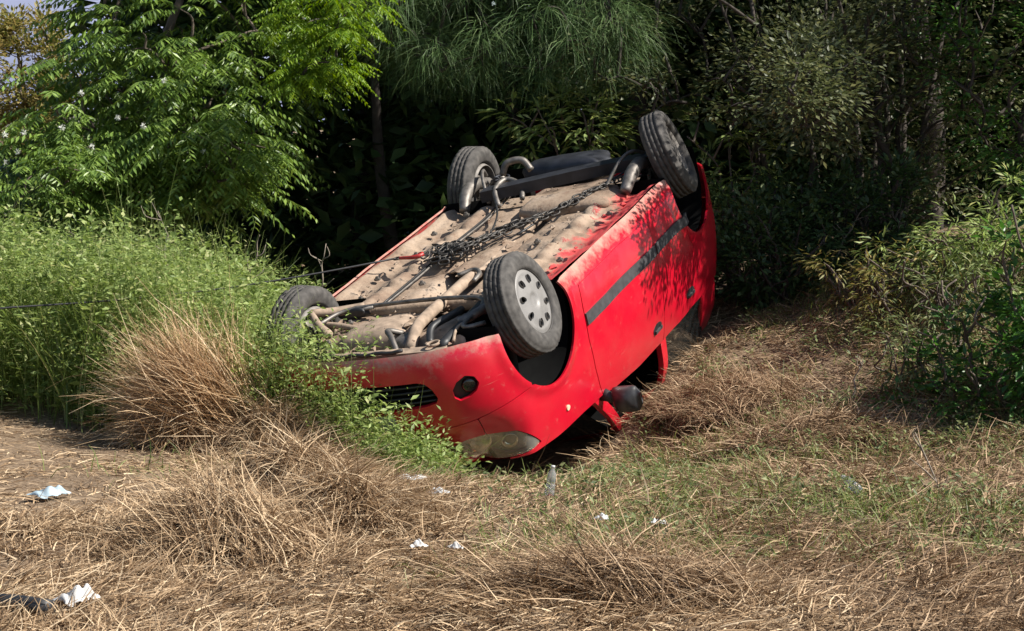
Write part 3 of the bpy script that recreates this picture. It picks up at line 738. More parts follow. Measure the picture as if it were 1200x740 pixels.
# ================================================================== GROUND
_RF, _RR, _LF, _LR = [car2w(p) for p in ((.25, -.6, 1.47), (-1.4, -.55, 1.44), (.25, .6, 1.47), (-1.4, .55, 1.44))]
_A = np.c_[np.array([_RF, _RR, _LF, _LR])[:, :2], np.ones(4)]
_PL = np.linalg.lstsq(_A, np.array([_RF, _RR, _LF, _LR])[:, 2], rcond=None)[0]
_fx = CAR_R[:2, 0] / np.linalg.norm(CAR_R[:2, 0]); _fy = np.array([-_fx[1], _fx[0]])
_cc = car2w((.1, 0, 1.2))[:2]
def ground_z(x, y):
    x = np.asarray(x, float); y = np.asarray(y, float)
    z = .30 * sstep(11.0, 13.6, y + .25 * np.clip(x - 1.5, 0, 3)) * sstep(-.8, 1.2, x) + .10 * sstep(12, 15, y)
    z = z + .16 * sstep(1.5, 4.5, x) * sstep(8.5, 11, y) + .34 * sstep(1.2, 3.2, x) * sstep(9.8, 12.8, y)
    z = z - .41 * np.exp(-((x + .0) / 1.05) ** 2 - ((y - 10.35) / .75) ** 2) - .16 * np.exp(-((x - .75) / .5) ** 2 - ((y - 11.3) / .6) ** 2)
    z = z + .10 * (noise2(x, y, .9) - .5) * sstep(6, 8, y) + .04 * (noise2(x, y, 3.1, 3) - .5)
    u = (x - _cc[0]) * _fx[0] + (y - _cc[1]) * _fx[1]; v = (x - _cc[0]) * _fy[0] + (y - _cc[1]) * _fy[1]
    d = np.hypot(np.maximum(abs(u) - 1.35, 0), np.maximum(abs(v) - .45, 0))
    m = 1 - sstep(0, .42, d)
    pit = np.minimum(_PL[0] * x + _PL[1] * y + _PL[2] - .03, z)
    pit = np.maximum(pit, -.62)
    z = z * (1 - m) + np.minimum(pit, z) * m
    return z + .9 * sstep(20, 60, y)

def build_ground():
    def axis(lo, flo, fhi, hi, st):
        a = np.arange(flo, fhi, st); k = np.geomspace(.15, hi - fhi, 26); j = np.geomspace(.15, flo - lo, 26)
        return np.r_[(flo - j)[::-1], a, fhi + k]
    X = axis(-900, -6, 7, 900, .07); Y = axis(-900, 4.5, 17, 1500, .07)
    XX, YY = np.meshgrid(X, Y, indexing='ij')
    V = np.stack([XX, YY, ground_z(XX, YY)], -1).reshape(-1, 3)
    n = len(Y); i = np.arange(len(X) * n).reshape(len(X), n)
    Fc = np.stack([i[:-1, :-1], i[1:, :-1], i[1:, 1:], i[:-1, 1:]], -1).reshape(-1, 4)
    m, nt, b, out = new_mat("dry_soil_and_thatch")
    tc = N(nt, "ShaderNodeTexCoord")
    n1 = N(nt, "ShaderNodeTexNoise", in_Scale=1.3, in_Detail=8.0, in_Roughness=.65); n2 = N(nt, "ShaderNodeTexNoise", in_Scale=38.0, in_Detail=6.0)
    mp = N(nt, "ShaderNodeMapping"); mp.inputs["Scale"].default_value = (1, 3.0, 1); mp.inputs["Rotation"].default_value = (0, 0, .3)
    nt.links.new(tc.outputs["Object"], n1.inputs["Vector"]); nt.links.new(tc.outputs["Object"], mp.inputs[0]); nt.links.new(mp.outputs[0], n2.inputs["Vector"])
    r1 = ramp(nt, [(.3, (.075, .050, .032)), (.55, (.15, .105, .068)), (.75, (.21, .155, .10))], n1.outputs[0])
    r2 = ramp(nt, [(.35, (.09, .06, .04)), (.5, (.24, .17, .11)), (.68, (.46, .35, .24))], n2.outputs[0])
    nt.links.new(mix(nt, r1.outputs[0], r2.outputs[0], .65), b.inputs["Base Color"])
    b.inputs["Roughness"].default_value = .95; b.inputs["Specular IOR Level"].default_value = .15
    bp = N(nt, "ShaderNodeBump", in_Strength=.9, in_Distance=.02)
    nt.links.new(n2.outputs[0], bp.inputs["Height"]); nt.links.new(bp.outputs[0], b.inputs["Normal"])
    o = mesh_obj("ground", V, Fc, m, None, True)
    tag(o, kind="structure")
build_ground()

# distant hill, seen as a blue-grey wedge through the gap at the top left
def build_hill():
    x = np.linspace(-700, 300, 60); y = np.linspace(700, 1100, 20)
    XX, YY = np.meshgrid(x, y, indexing='ij')
    Z = -5 + 125 * np.exp(-((XX + 300) / 190) ** 2) * np.sin(np.clip((YY - 700) / 400, 0, 1) * np.pi) + 14 * noise2(XX, YY, .02)
    V = np.stack([XX, YY, Z], -1).reshape(-1, 3); n = 20; i = np.arange(60 * n).reshape(60, n)
    Fc = np.stack([i[:-1, :-1], i[1:, :-1], i[1:, 1:], i[:-1, 1:]], -1).reshape(-1, 4)
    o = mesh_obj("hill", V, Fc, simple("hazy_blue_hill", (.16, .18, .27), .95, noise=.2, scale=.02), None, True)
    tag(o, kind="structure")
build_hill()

# ================================================================== GRASS AND STRAW
def strands_arrays(P, az, el, L, bend, W, curl=None, K=3):
    """ribbons: base points, heading, start elevation, length, droop along the length, width"""
    n = len(P); curl = np.zeros(n) if curl is None else curl
    pts = [np.asarray(P, float)]; dirs = []
    for k in range(K):
        t = (k + .5) / K
        e = el - bend * t; a = az + curl * t
        d = np.stack([np.cos(e) * np.cos(a), np.cos(e) * np.sin(a), np.sin(e)], 1)
        dirs.append(d); pts.append(pts[-1] + d * (L / K)[:, None])
    roll = RNG.uniform(-.9, .9, n)
    side = np.stack([-np.sin(az) * np.cos(roll), np.cos(az) * np.cos(roll), np.sin(roll)], 1)
    V = np.empty((n, K + 1, 2, 3))
    for k in range(K + 1):
        w = W * (1 - .8 * (k / K) ** 1.5) / 2
        V[:, k, 0] = pts[k] - side * w[:, None]; V[:, k, 1] = pts[k] + side * w[:, None]
    V = V.reshape(-1, 3)
    b = (np.arange(n) * 2 * (K + 1))[:, None]
    Fc = np.concatenate([np.stack([b + 2 * k, b + 2 * k + 1, b + 2 * k + 3, b + 2 * k + 2], -1).reshape(-1, 4) for k in range(K)])
    return V, Fc

def join(parts):
    Vs, Fs, o = [], [], 0
    for V, Fc in parts:
        Vs.append(V); Fs.append(Fc + o); o += len(V)
    return np.vstack(Vs), np.vstack(Fs)

STRAW = leaf_mat("dry_straw", [(0, (.10, .060, .032)), (.3, (.24, .158, .088)), (.65, (.42, .295, .175)), (1, (.64, .50, .33))], .12, .75, .2)
STRAW_D = leaf_mat("weathered_straw", [(0, (.08, .048, .026)), (.4, (.19, .122, .068)), (.8, (.36, .245, .145)), (1, (.58, .43, .28))], .1, .75, .2)
STRAW_LIT = leaf_mat("sunlit_straw", [(0, (.16, .09, .042)), (.3, (.36, .235, .125)), (.65, (.58, .41, .24)), (1, (.78, .62, .42))], .2, .7, .25)  # lighter copy of the dry straw: sunlight on the sheaf put into its colour
GRASS = leaf_mat("green_grass", [(0, (.08, .12, .03)), (.5, (.16, .22, .055)), (.85, (.27, .31, .10)), (1, (.40, .37, .18))], .35, .5)

def green_amount(x, y):
    """how much living grass grows at a spot of the verge"""
    g = .95 * np.exp(-((x + .55) / .75) ** 2 - ((y - 9.75) / .45) ** 2)            # fringe before the bonnet
    g = np.maximum(g, .55 * np.exp(-((x - .75) / .5) ** 2 - ((y - 10.8) / .7) ** 2))
    g = np.maximum(g, .65 * np.exp(-((x - .95) / .55) ** 2 - ((y - 8.6) / .45) ** 2))
    g = np.maximum(g, .60 * np.exp(-((x - 1.7) / .5) ** 2 - ((y - 8.4) / .6) ** 2))
    g = np.maximum(g, .55 * np.exp(-((x - 1.55) / .5) ** 2 - ((y - 10.6) / .6) ** 2))
    g = np.maximum(g, .6 * sstep(1.9, 2.8, x) * sstep(9.0, 10.6, y))
    g = np.maximum(g, .35 * sstep(.45, .62, noise2(x, y, 1.7, 21)) * sstep(-.6, .2, x))
    return g * (.6 + .8 * noise2(x, y, 2.2, 9))

def in_car(x, y, grow=0.0):
    u = (x - _cc[0]) * _fx[0] + (y - _cc[1]) * _fx[1]; v = (x - _cc[0]) * _fy[0] + (y - _cc[1]) * _fy[1]
    return (abs(u) < 1.55 + grow) & (abs(v) < .62 + grow)

def build_thatch():
    # tufts of cut, lying straw all over the verge
    nt_ = 8200
    Y = 5.6 + 9.4 * RNG.random(nt_) ** 1.15; X = (RNG.random(nt_) - .5) * (Y * .60 + 1.0) + .1
    keep = ~in_car(X, Y, .12) & ~((X < -.9) & (Y > 11.6))
    X, Y = X[keep], Y[keep]; nt_ = len(X)
    m = RNG.integers(10, 44, nt_)
    idx = np.repeat(np.arange(nt_), m); n = len(idx)
    taz = RNG.uniform(0, 2 * np.pi, nt_) * .55 + (noise2(X, Y, .8, 2) * 6.3)
    rad = np.abs(RNG.normal(0, .085, n)); ph = RNG.uniform(0, 6.28, n)
    x = X[idx] + rad * np.cos(ph); y = Y[idx] + rad * np.sin(ph)
    left_bare = (x < -1.72 + .35 * noise2(x, y, 2, 1)) & (y < 11.6) & (y > 7.6 + 1.2 * noise2(x, y, 1.5, 5))                                          # trampled, thinner ground at the left
    az = taz[idx] + RNG.normal(0, .38, n)
    el = np.abs(RNG.normal(.22, .32, n)); el = np.where(left_bare, el * .3, el)
    L = RNG.uniform(.05, .14, n) * np.where(RNG.random(n) < .12, 2.0, 1) * np.where(left_bare, .8, 1) * (0.75 + .5 * noise2(x, y, 1.3, 4))
    z = ground_z(x, y) + RNG.uniform(0, .05, n) * np.where(left_bare, .4, 1)
    near_nose = np.exp(-((x - .1) / .7) ** 2 - ((y - 10.0) / .35) ** 2); L = L * (1 - .55 * near_nose); el = el * (1 - .5 * near_nose)
    k = RNG.random(n) < np.where(left_bare, .30, 1.0) * (.45 + .9 * noise2(x, y, 1.6, 6))
    x, y, z, az, el, L = [a[k] for a in (x, y, z, az, el, L)]; n = len(x)
    V, Fc = strands_arrays(np.stack([x, y, z], 1), az, el, L, RNG.uniform(-.1, .9, n), RNG.uniform(.0025, .0075, n), RNG.normal(0, .7, n))
    old = sstep(.2, 1.3, x + 1.2 * (noise2(x, y, 1.1, 41) - .5)) + .35 * (noise2(x, y, 2.3, 17) > .55) > RNG.uniform(.2, .9, n)      # greyer, older thatch towards the bank
    sel = np.tile(old, 3)
    for nm, mat, q, lab in (("dry_grass", STRAW, ~sel, "cut straw-coloured dry grass lying over the verge"), ("old_thatch", STRAW_D, sel, "greyish brown old dry grass matted over the bank at the right")):
        Fq = Fc[q]; us = np.unique(Fq); rm = np.zeros(len(V), int); rm[us] = np.arange(len(us))
        o = mesh_obj(nm, V[us], rm[Fq], mat, None); tag(o, lab, "dry grass", kind="stuff")
    # living grass
    n = 130000
    y = 7.0 + 7.5 * RNG.random(n); x = (RNG.random(n) - .5) * (y * .62) + .1
    k = (RNG.random(n) < green_amount(x, y)) & ~in_car(x, y, .25)
    x, y = x[k], y[k]; n = len(x)
    V, Fc = strands_arrays(np.stack([x, y, ground_z(x, y)], 1), RNG.uniform(0, 6.28, n), RNG.uniform(.6, 1.5, n), RNG.uniform(.05, .17, n) * (1 - .45 * np.exp(-((x - .1) / .7) ** 2 - ((y - 10.0) / .4) ** 2)), RNG.uniform(.2, 1.7, n), RNG.uniform(.003, .007, n), RNG.normal(0, .4, n))
    o = mesh_obj("green_grass", V, Fc, GRASS, None)
    tag(o, "short green grass growing through the dry straw", "grass", kind="stuff")
build_thatch()

def hay_heap(label, c, r, h, n, comb, spread, mat=STRAW, fringe=(.12, .42), lean=(0, 0), stand=0.35, sheaf=0, group="heaps of cut dry grass on the verge"):
    """a mound of cut grass: dark packed core and long combed stalks"""
    c = np.array(c, float); z0 = float(ground_z(c[0], c[1]))
    root = empty("hay_heap", (c[0], c[1], z0)); tag(root, label, "hay heap", group)
    uu = np.linspace(0, 1, 14); vv = np.linspace(0, 2 * np.pi, 32, endpoint=False); V = []
    def prof(t): return (1 - t ** 1.6)
    def surf(t, a):
        k = .82 + .36 * noise2(np.cos(a) * 2 + t, np.sin(a) * 2, 1.6, c[0] * 3)
        x = r[0] * t * np.cos(a) * k; y = r[1] * t * np.sin(a) * k
        zz = h * prof(t) * (.75 + .5 * noise2(x, y, 5, 1))
        return x + lean[0] * zz / h, y + lean[1] * zz / h, zz
    for t in uu:
        for a in vv: V.append(surf(t, a))
    V = np.array([[float(q) for q in v] for v in V]) * [.9, .9, .86] - [0, 0, .03]
    Fc = np.array([(i * 32 + j, i * 32 + (j + 1) % 32, (i + 1) * 32 + (j + 1) % 32, (i + 1) * 32 + j) for i in range(13) for j in range(32)])
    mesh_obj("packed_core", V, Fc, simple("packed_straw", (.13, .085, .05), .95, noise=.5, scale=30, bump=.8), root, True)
    t = np.sqrt(RNG.random(n)) * .97; a = RNG.uniform(0, 2 * np.pi, n)
    x, y, zz = surf(t, a)
    nz = noise2(x, y, 4, 2)
    az = np.where(RNG.random(n) < .7, comb + spread * (nz - .5) * 4 + RNG.normal(0, .35, n), RNG.uniform(0, 6.28, n))
    out = np.arctan2(y, x)
    az = np.where(RNG.random(n) < .25, out + RNG.normal(0, .4, n), az)
    el = np.where(RNG.random(n) < stand, RNG.uniform(.3, 1.2, n), RNG.normal(.15, .3, n))
    L = RNG.uniform(*fringe, n)
    P = np.stack([x, y, zz - .03], 1)
    P -= .35 * np.stack([np.cos(az) * L, np.sin(az) * L, 0 * L], 1) * (RNG.random(n) < .6)[:, None]
    V, Fc = strands_arrays(P, az, el, L, RNG.uniform(0, 1.5, n), RNG.uniform(.0028, .0065, n), RNG.normal(0, .5, n), K=4)
    if sheaf:
        m = sheaf
        q = RNG.normal(0, 1, (m, 3)) * [.13, .13, .08] + [.20, -.03, .17]
        V2, F2 = strands_arrays(q, np.pi + RNG.normal(0, .42, m), RNG.uniform(.10, 1.30, m), .30 + .34 * RNG.random(m) ** .7, RNG.normal(.25, .5, m), RNG.uniform(.003, .008, m), RNG.normal(0, .55, m), K=4)
        V, Fc = join([(V, Fc), (V2, F2)])
    o = mesh_obj("straw_stalks", V, Fc, mat, root); o["kind"] = "stuff"
    return root
def at_ground(u, v):
    """world spot of a photo pixel lying on the ground (layout only)"""
    t = np.array([(u - 600) / FPX, 1.0, -(v - HORIZON) / FPX])
    d = 4.0
    for _ in range(2500):
        p = np.array([0, 0, CAM_H]) + t * d
        if p[2] <= ground_z(p[0], p[1]): break
        d += .006
    return p
g1 = at_ground(215, 520)
hay_heap("tall sheaf-like heap of dry grass standing against the green weeds at the left", (g1[0] + .0, g1[1], 0), (.36, .30), .42, 5200, -.45, .5, fringe=(.12, .38), lean=(-.08, .02), stand=.22, sheaf=3000, mat=STRAW_LIT)
g2 = at_ground(320, 545)
hay_heap("low heap of dry grass trailing right from the tall sheaf", (g2[0], g2[1], 0), (.46, .34), .30, 5200, -.6, .5, fringe=(.12, .34))
g3 = at_ground(255, 665)
hay_heap("combed heap of dry grass nearest the camera at the lower left", (g3[0], g3[1], 0), (.46, .40), .27, 6000, 2.3, .45, fringe=(.14, .36), stand=.25)
g3 = at_ground(400, 620)
hay_heap("matted brown heap of dry grass left of the white paper scraps", (g3[0], g3[1], 0), (.46, .34), .22, 5200, -.9, .6, fringe=(.1, .3), stand=.2)
g3 = at_ground(345, 585)
hay_heap("tousled heap of dry grass between the tall sheaf and the matted brown heap", (g3[0], g3[1], 0), (.44, .34), .24, 5000, -.7, .6, fringe=(.1, .3), stand=.2)
g3 = at_ground(735, 712)
hay_heap("flat dark heap of dry grass at the bottom edge of the picture", (g3[0], g3[1], 0), (.52, .26), .13, 4200, 2.8, .35, STRAW_D, fringe=(.2, .5), stand=.1)
g3 = at_ground(870, 480)
hay_heap("brown heap of dry grass on the bank right of the car mirror", (g3[0], g3[1], 0), (.60, .50), .18, 6000, 2.4, 1.3, STRAW_D, fringe=(.07, .24), stand=.15)
g3 = at_ground(1000, 520)
hay_heap("loose heap of dry grass in front of the broad-leaved bush", (g3[0], g3[1], 0), (.60, .45), .16, 6000, -1.0, 1.3, STRAW_D, fringe=(.07, .24), stand=.15)
# ================================================================== PLANTS
def unit(a): return a / (np.linalg.norm(a, axis=-1, keepdims=True) + 1e-12)

def leaf_arrays(P, D, L, W, roll=None, fold=.18, droop=0.0):
    """one folded, pointed leaf (four triangles) per row"""
    n = len(P); D = unit(D)
    up = np.tile([0, 0, 1.0], (n, 1)) + RNG.normal(0, .45, (n, 3))
    B = unit(np.cross(D, up)); Nn = np.cross(B, D)
    L = np.broadcast_to(L, (n,))[:, None]; W = np.broadcast_to(W, (n,))[:, None]
    mid = P + D * L * .45; tip = P + D * L - Nn * (droop * L)
    V = np.stack([P, mid - B * W * .5 + Nn * fold * W, mid, mid + B * W * .5 + Nn * fold * W, tip], 1).reshape(-1, 3)
    b = (np.arange(n) * 5)[:, None]
    Fc = np.concatenate([b + [0, 2, 1], b + [0, 3, 2], b + [1, 2, 4], b + [2, 3, 4]], 0)
    return V, Fc

def pinnate_arrays(P, D, L, pairs=9, ll=.06, lw=.016, droop=.8):
    """compound fronds: arching rachis with paired hanging leaflets"""
    n = len(P); D = unit(D)
    hor = unit(np.cross(D, [0, 0, 1.0]))
    t = (np.arange(pairs) + 1.5) / (pairs + .8)
    pts = P[:, None] + D[:, None] * (L[:, None] * t)[..., None]
    pts[..., 2] -= droop * L[:, None] * t ** 2 * .5
    tang = D[:, None] - np.array([0, 0, 1.0]) * (droop * t)[None, :, None]
    Vs = []
    out = []
    for s in (-1, 1):
        ld = hor[:, None] * s * .85 + unit(tang) * .45 + np.array([0, 0, -.55])
        ld = ld + RNG.normal(0, .14, ld.shape)
        sc = (.55 + .6 * np.sin(np.pi * np.clip(t * 1.05, 0, 1)))[None, :] * RNG.uniform(.8, 1.2, (n, 1))
        out.append(leaf_arrays(pts.reshape(-1, 3), ld.reshape(-1, 3), (ll * sc).ravel(), (lw * (.8 + .2 * sc)).ravel()))
    e = P + D * L[:, None]; e[:, 2] -= droop * L * .5
    # the rachis as a thin ribbon
    m = (P + D * (L * .5)[:, None]); m[:, 2] -= droop * L * .125
    w = hor * .0025
    Vr = np.stack([P - w, P + w, m - w, m + w, e - w * .4, e + w * .4], 1).reshape(-1, 3)
    b = (np.arange(n) * 6)[:, None]
    out.append((Vr, np.concatenate([b + [0, 1, 3], b + [0, 3, 2], b + [2, 3, 5], b + [2, 5, 4]], 0)))
    return join(out)

def needle_arrays(P, D, L, w=.0035, bend=1.1):
    az = np.arctan2(D[:, 1], D[:, 0]); el = np.arcsin(np.clip(unit(D)[:, 2], -1, 1))
    n = len(P)
    V, Fc = strands_arrays(P, az, el, L, bend + RNG.normal(0, .3, n), np.full(n, w), RNG.normal(0, .3, n))
    return V, np.concatenate([Fc[:, [0, 1, 2]], Fc[:, [0, 2, 3]]], 0)

def sphere_dirs(n, zlo=-.6, zhi=1.0):
    z = RNG.uniform(zlo, zhi, n); a = RNG.uniform(0, 2 * np.pi, n); r = np.sqrt(1 - z * z)
    return np.stack([r * np.cos(a), r * np.sin(a), z], 1)

BARK = simple("grey_brown_bark", (.11, .085, .065), .9, noise=.5, scale=14, bump=.6)
BARK_D = simple("dark_bark", (.05, .040, .032), .9, noise=.5, scale=14, bump=.6)
L_PIN = leaf_mat("feathery_green_leaf", [(0, (.055, .105, .018)), (.5, (.125, .21, .036)), (1, (.23, .33, .07))], .30, .42, .5)
L_BRIGHT = leaf_mat("fresh_yellow_green_leaf", [(0, (.08, .16, .012)), (.5, (.145, .25, .018)), (1, (.24, .34, .03))], .40, .45, .4)
L_NEED = leaf_mat("wispy_needle", [(0, (.05, .10, .03)), (.6, (.11, .19, .06)), (1, (.20, .27, .11))], .2, .5, .4)
L_OLIVE = leaf_mat("olive_small_leaf", [(0, (.04, .055, .02)), (.55, (.085, .105, .042)), (1, (.18, .19, .09))], .32, .5, .4)
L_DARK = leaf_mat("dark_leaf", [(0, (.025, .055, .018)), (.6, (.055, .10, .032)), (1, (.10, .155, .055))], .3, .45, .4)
L_WEED = leaf_mat("weed_leaf", [(0, (.11, .165, .04)), (.45, (.22, .30, .085)), (.85, (.34, .42, .15)), (1, (.46, .46, .22))], .42, .5, .35)
L_YEL = leaf_mat("yellowing_leaf", [(0, (.12, .14, .03)), (.5, (.22, .20, .06)), (1, (.36, .28, .11))], .35, .5, .3)
L_BUSH = leaf_mat("bush_leaf", [(0, (.030, .085, .016)), (.5, (.055, .15, .028)), (1, (.10, .22, .045))], .35, .4, .45)
M_WHITE = leaf_mat("white_blossom", [(0, (.75, .75, .70)), (1, (.85, .85, .82))], .3, .6, .2)

def grow_wood(base, tips, trunk_r, height, lean=(0, 0), sides=7, stems=1, wob=.12):
    """trunk(s) with limbs that reach each clump; returns arrays"""
    base = np.array(base, float); parts = []
    trunks = []
    for s in range(stems):
        off = np.array([RNG.normal(0, .12), RNG.normal(0, .12), 0]) if stems > 1 else np.zeros(3)
        ln = np.array([lean[0] + (RNG.normal(0, .22) if stems > 1 else 0), lean[1] + (RNG.normal(0, .18) if stems > 1 else 0)])
        h = height * (RNG.uniform(.75, 1.05) if stems > 1 else 1)
        ctl = [base + off + np.array([ln[0] * h * t ** 1.3, ln[1] * h * t ** 1.3, h * t]) + RNG.normal(0, wob * (t > .05) * .5, 3) * [1, 1, .2] for t in np.linspace(0, 1, 6)]
        P = catmull(ctl, 5); r = trunk_r / stems ** .5 * (1.15 - 1.0 * np.linspace(0, 1, len(P)) ** .9)
        P[0][2] -= .12
        trunks.append(P); V, Fc = tube(P, np.maximum(r, .006), sides); parts.append((V, Fc))
    nodes = np.vstack(trunks); lim = []
    order = np.argsort(np.linalg.norm(tips - nodes.mean(0), axis=1))
    pool = nodes[len(nodes) // 8:]
    for i in order:
        t = tips[i]
        d = np.linalg.norm(pool - t, axis=1) + 1.4 * np.maximum(pool[:, 2] - t[2] + .15, 0)
        a = pool[d.argmin()]; dist = np.linalg.norm(t - a)
        if dist < .08: continue
        mid = (a + t) / 2 + RNG.normal(0, .10, 3) * dist + np.array([0, 0, .12 * dist])
        P = catmull([a, mid, t], 4)
        r0 = np.clip(.010 + .014 * dist, .006, trunk_r * .55)
        V, Fc = tube(P, np.linspace(r0, .004, len(P)), 5, caps=False); parts.append((V, Fc))
        pool = np.vstack([pool, P[2:]])
    mb = MB()
    for V, Fc in parts: mb.add(V, Fc)
    return mb

def clumps(n, c, r, shell=.45, zmin=None):
    """clump centres: mostly in the outer shell of an uneven ellipsoid"""
    d = sphere_dirs(n, -1, 1); k = shell + (1 - shell) * RNG.random(n) ** .6
    bump = .75 + .5 * noise2(np.arctan2(d[:, 1], d[:, 0]) * 1.5, d[:, 2] * 2, 1.3, float(c[0]))
    P = np.array(c) + d * np.array(r) * (k * bump)[:, None]
    if zmin is not None: P = P[P[:, 2] > zmin]
    return P

def foliage(style, C, per, size, spread, mat_scale=1.0, out_from=None):
    n = len(C) * per
    base = np.repeat(C, per, 0)
    D = sphere_dirs(n, -.5, .8)
    if out_from is not None: D = unit(D + .6 * unit(base - out_from))
    P = base + D * (RNG.random(n) * spread)[:, None]
    if style == 'pinnate':
        D[:, 2] = D[:, 2] * .5 + .1
        return pinnate_arrays(P, D, RNG.uniform(.7, 1.2, n) * size, 9, size * .22, size * .055)
    if style == 'needle':
        D[:, 2] = D[:, 2] * .6 + .05
        return needle_arrays(P, unit(D), RNG.uniform(.6, 1.3, n) * size)
    if style == 'small':
        return leaf_arrays(P, D + [0, 0, -.15], RNG.uniform(.6, 1.3, n) * size, RNG.uniform(.4, .55, n) * size)
    if style == 'slim':
        return leaf_arrays(P, D + [0, 0, -.35], RNG.uniform(.7, 1.3, n) * size, RNG.uniform(.18, .26, n) * size, droop=.15)

def plant(name, label, cat, base, C, style, per, size, spread, mat, trunk_r=.06, height=2.5, lean=(0, 0), stems=1, bark=BARK, group=None, wood=True, parts=("trunk", "crown")):
    z0 = float(ground_z(base[0], base[1]))
    b = np.array([base[0], base[1], z0])
    root = empty(name, b); tag(root, label, cat, group)
    if wood:
        t = grow_wood(b, C, trunk_r, height, lean, stems=stems).build(parts[0], bark, root, True)
        t.matrix_parent_inverse = Matrix.Translation(-Vector(b))
    V, Fc = foliage(style, C, per, size, spread, out_from=C.mean(0))
    o = mesh_obj(parts[1], V, Fc, mat, root)
    o.matrix_parent_inverse = Matrix.Translation(-Vector(b))
    return root

def wx(u, y): return px_x(u, y)
def wz(v, y): return CAM_H - (v - HORIZON) / FPX * y

TREES = "trees along the back of the ditch"
# --- left: feathery tree with hanging compound leaves
y = 15.6
C = np.vstack([clumps(85, (wx(215, y), y, wz(90, y)), (.98, .8, 1.0)), clumps(60, (wx(270, y + .3), y + .5, 4.1), (1.35, 1.3, 1.0)),
               clumps(26, (wx(130, 15), 15.0, wz(180, 15)), (.7, .5, .42)), clumps(16, (wx(245, 15), 14.9, wz(175, 15)), (.45, .4, .35))])
plant("feathery_tree", "feathery green tree with hanging compound leaves behind the weeds at the left", "tree", (wx(215, 16.2), 16.2), C, 'pinnate', 11, .42, .20, L_PIN, .08, 3.6, group=TREES)
# --- far left lower one with white blossom
y = 14.6
C = clumps(60, (wx(20, y), y, wz(240, y)), (.75, .6, .50))
t = plant("blossoming_shrub", "feathery green shrub with white blossoms at the left edge of the picture", "shrub", (wx(20, 14.9), 14.9), C, 'pinnate', 10, .30, .16, L_PIN, .03, 1.0, stems=3)
fl = []
for (u, v) in ((8, 158), (30, 155), (22, 178), (8, 190), (98, 110), (195, 95), (140, 138), (48, 210), (170, 148), (240, 178), (5, 250), (75, 150), (110, 172)):
    yy = 14.3 + RNG.random() * .3; c = np.array([wx(u, yy), yy, wz(v, yy)])
    d = sphere_dirs(26, -1, 1); fl.append(leaf_arrays(c + d * .004, d, .026, .007))
V, Fc = join(fl)
o = mesh_obj("blossoms", V, Fc, M_WHITE, t); o.matrix_parent_inverse = Matrix.Translation(-t.location)
# --- bright acacia whose branch catches the sun, top
y = 14.3
C = np.vstack([clumps(20, (wx(392, y), y, wz(18, y)), (.34, .32, .25)), clumps(10, (wx(375, y), y - .1, wz(78, y)), (.22, .2, .12)), clumps(50, (wx(430, 15.5), 15.9, 5.0), (1.3, 1.2, .8))])
plant("acacia_tree", "sunlit yellow-green branch of a tree at the top left of centre", "tree", (wx(470, 17.2), 17.2), C, 'pinnate', 13, .24, .15, L_BRIGHT, .07, 3.4, (-.15, -.12), bark=BARK_D, group=TREES)
# --- wispy needle-leaved tree, top centre
y = 15.6
C = np.vstack([clumps(80, (wx(590, y), y, wz(20, y)), (1.15, .7, .50)), clumps(40, (wx(690, 15), 15.0, wz(40, 15)), (.45, .4, .35)), clumps(90, (wx(600, 16), 16.2, 4.3), (1.9, 1.5, 1.0))])
plant("wispy_tree", "tree with fine wispy needle-like leaves at the top centre above the rear wheel", "tree", (wx(600, 17.6), 17.6), C, 'needle', 60, .34, .22, L_NEED, .09, 3.8, bark=BARK_D, group=TREES)
# --- sapling right behind the car
y = 15.2
C = clumps(34, (wx(660, y), y, wz(168, y)), (.48, .4, .45))
plant("sapling", "light green leafy sapling right behind the upturned rear axle", "sapling", (wx(660, y), y), C, 'slim', 26, .13, .20, L_WEED, .02, 1.5, stems=3)
C = clumps(26, (wx(860, 15), 15.0, wz(190, 15)), (.34, .3, .6))
plant("sapling", "pale green sapling just right of the upturned rear wheel", "sapling", (wx(860, 15), 15), C, 'slim', 24, .11, .18, L_WEED, .02, 1.5, stems=2)
# --- right: olive scrub leaning over the car
y = 14.9
C = np.vstack([clumps(110, (wx(860, y), y, wz(35, y)), (1.15, .8, .75)), clumps(60, (wx(960, 14.4), 14.4, wz(90, 14.4)), (.8, .6, .6)), clumps(40, (1.92, 12.5, 2.10), (.30, .52, .38), .2), clumps(12, (1.72, 12.02, 1.95), (.18, .28, .22), .2), clumps(20, (2.05, 13.2, 1.8), (.25, .4, .35), .2)])
plant("scrub_tree", "olive-leaved scrub tree leaning over the rear of the car", "tree", (wx(950, 15.3), 15.3), C, 'small', 60, .050, .26, L_OLIVE, .06, 2.6, (-.12, 0), stems=4, bark=BARK_D, group=TREES)
y = 15.0
C = np.vstack([clumps(120, (wx(1060, y), y, wz(70, y)), (.95, .7, .95)), clumps(40, (wx(1050, 15.3), 15.4, wz(220, 15)), (.8, .4, .45)), clumps(46, (3.35, 12.45, 3.7), (.70, .50, .55), .2), clumps(44, (3.5, 13.6, 3.6), (.9, .6, .7), .2)])
plant("thicket_tree", "dark many-stemmed thicket tree at the right with bare upright stems", "tree", (wx(1055, 15.0), 15.0), C, 'small', 44, .052, .26, L_OLIVE, .10, 3.0, stems=9, bark=BARK_D, group=TREES)
C = np.vstack([clumps(80, (wx(1185, 14.3), 14.3, wz(80, 14.3)), (.75, .6, .8)), clumps(40, (4.3, 13.2, 2.6), (.8, .7, .8))])
plant("leafy_tree", "green leafy tree cut off by the right edge of the picture", "tree", (wx(1230, 14.6), 14.6), C, 'small', 46, .055, .26, L_BUSH, .06, 2.4, stems=3, bark=BARK_D, group=TREES)
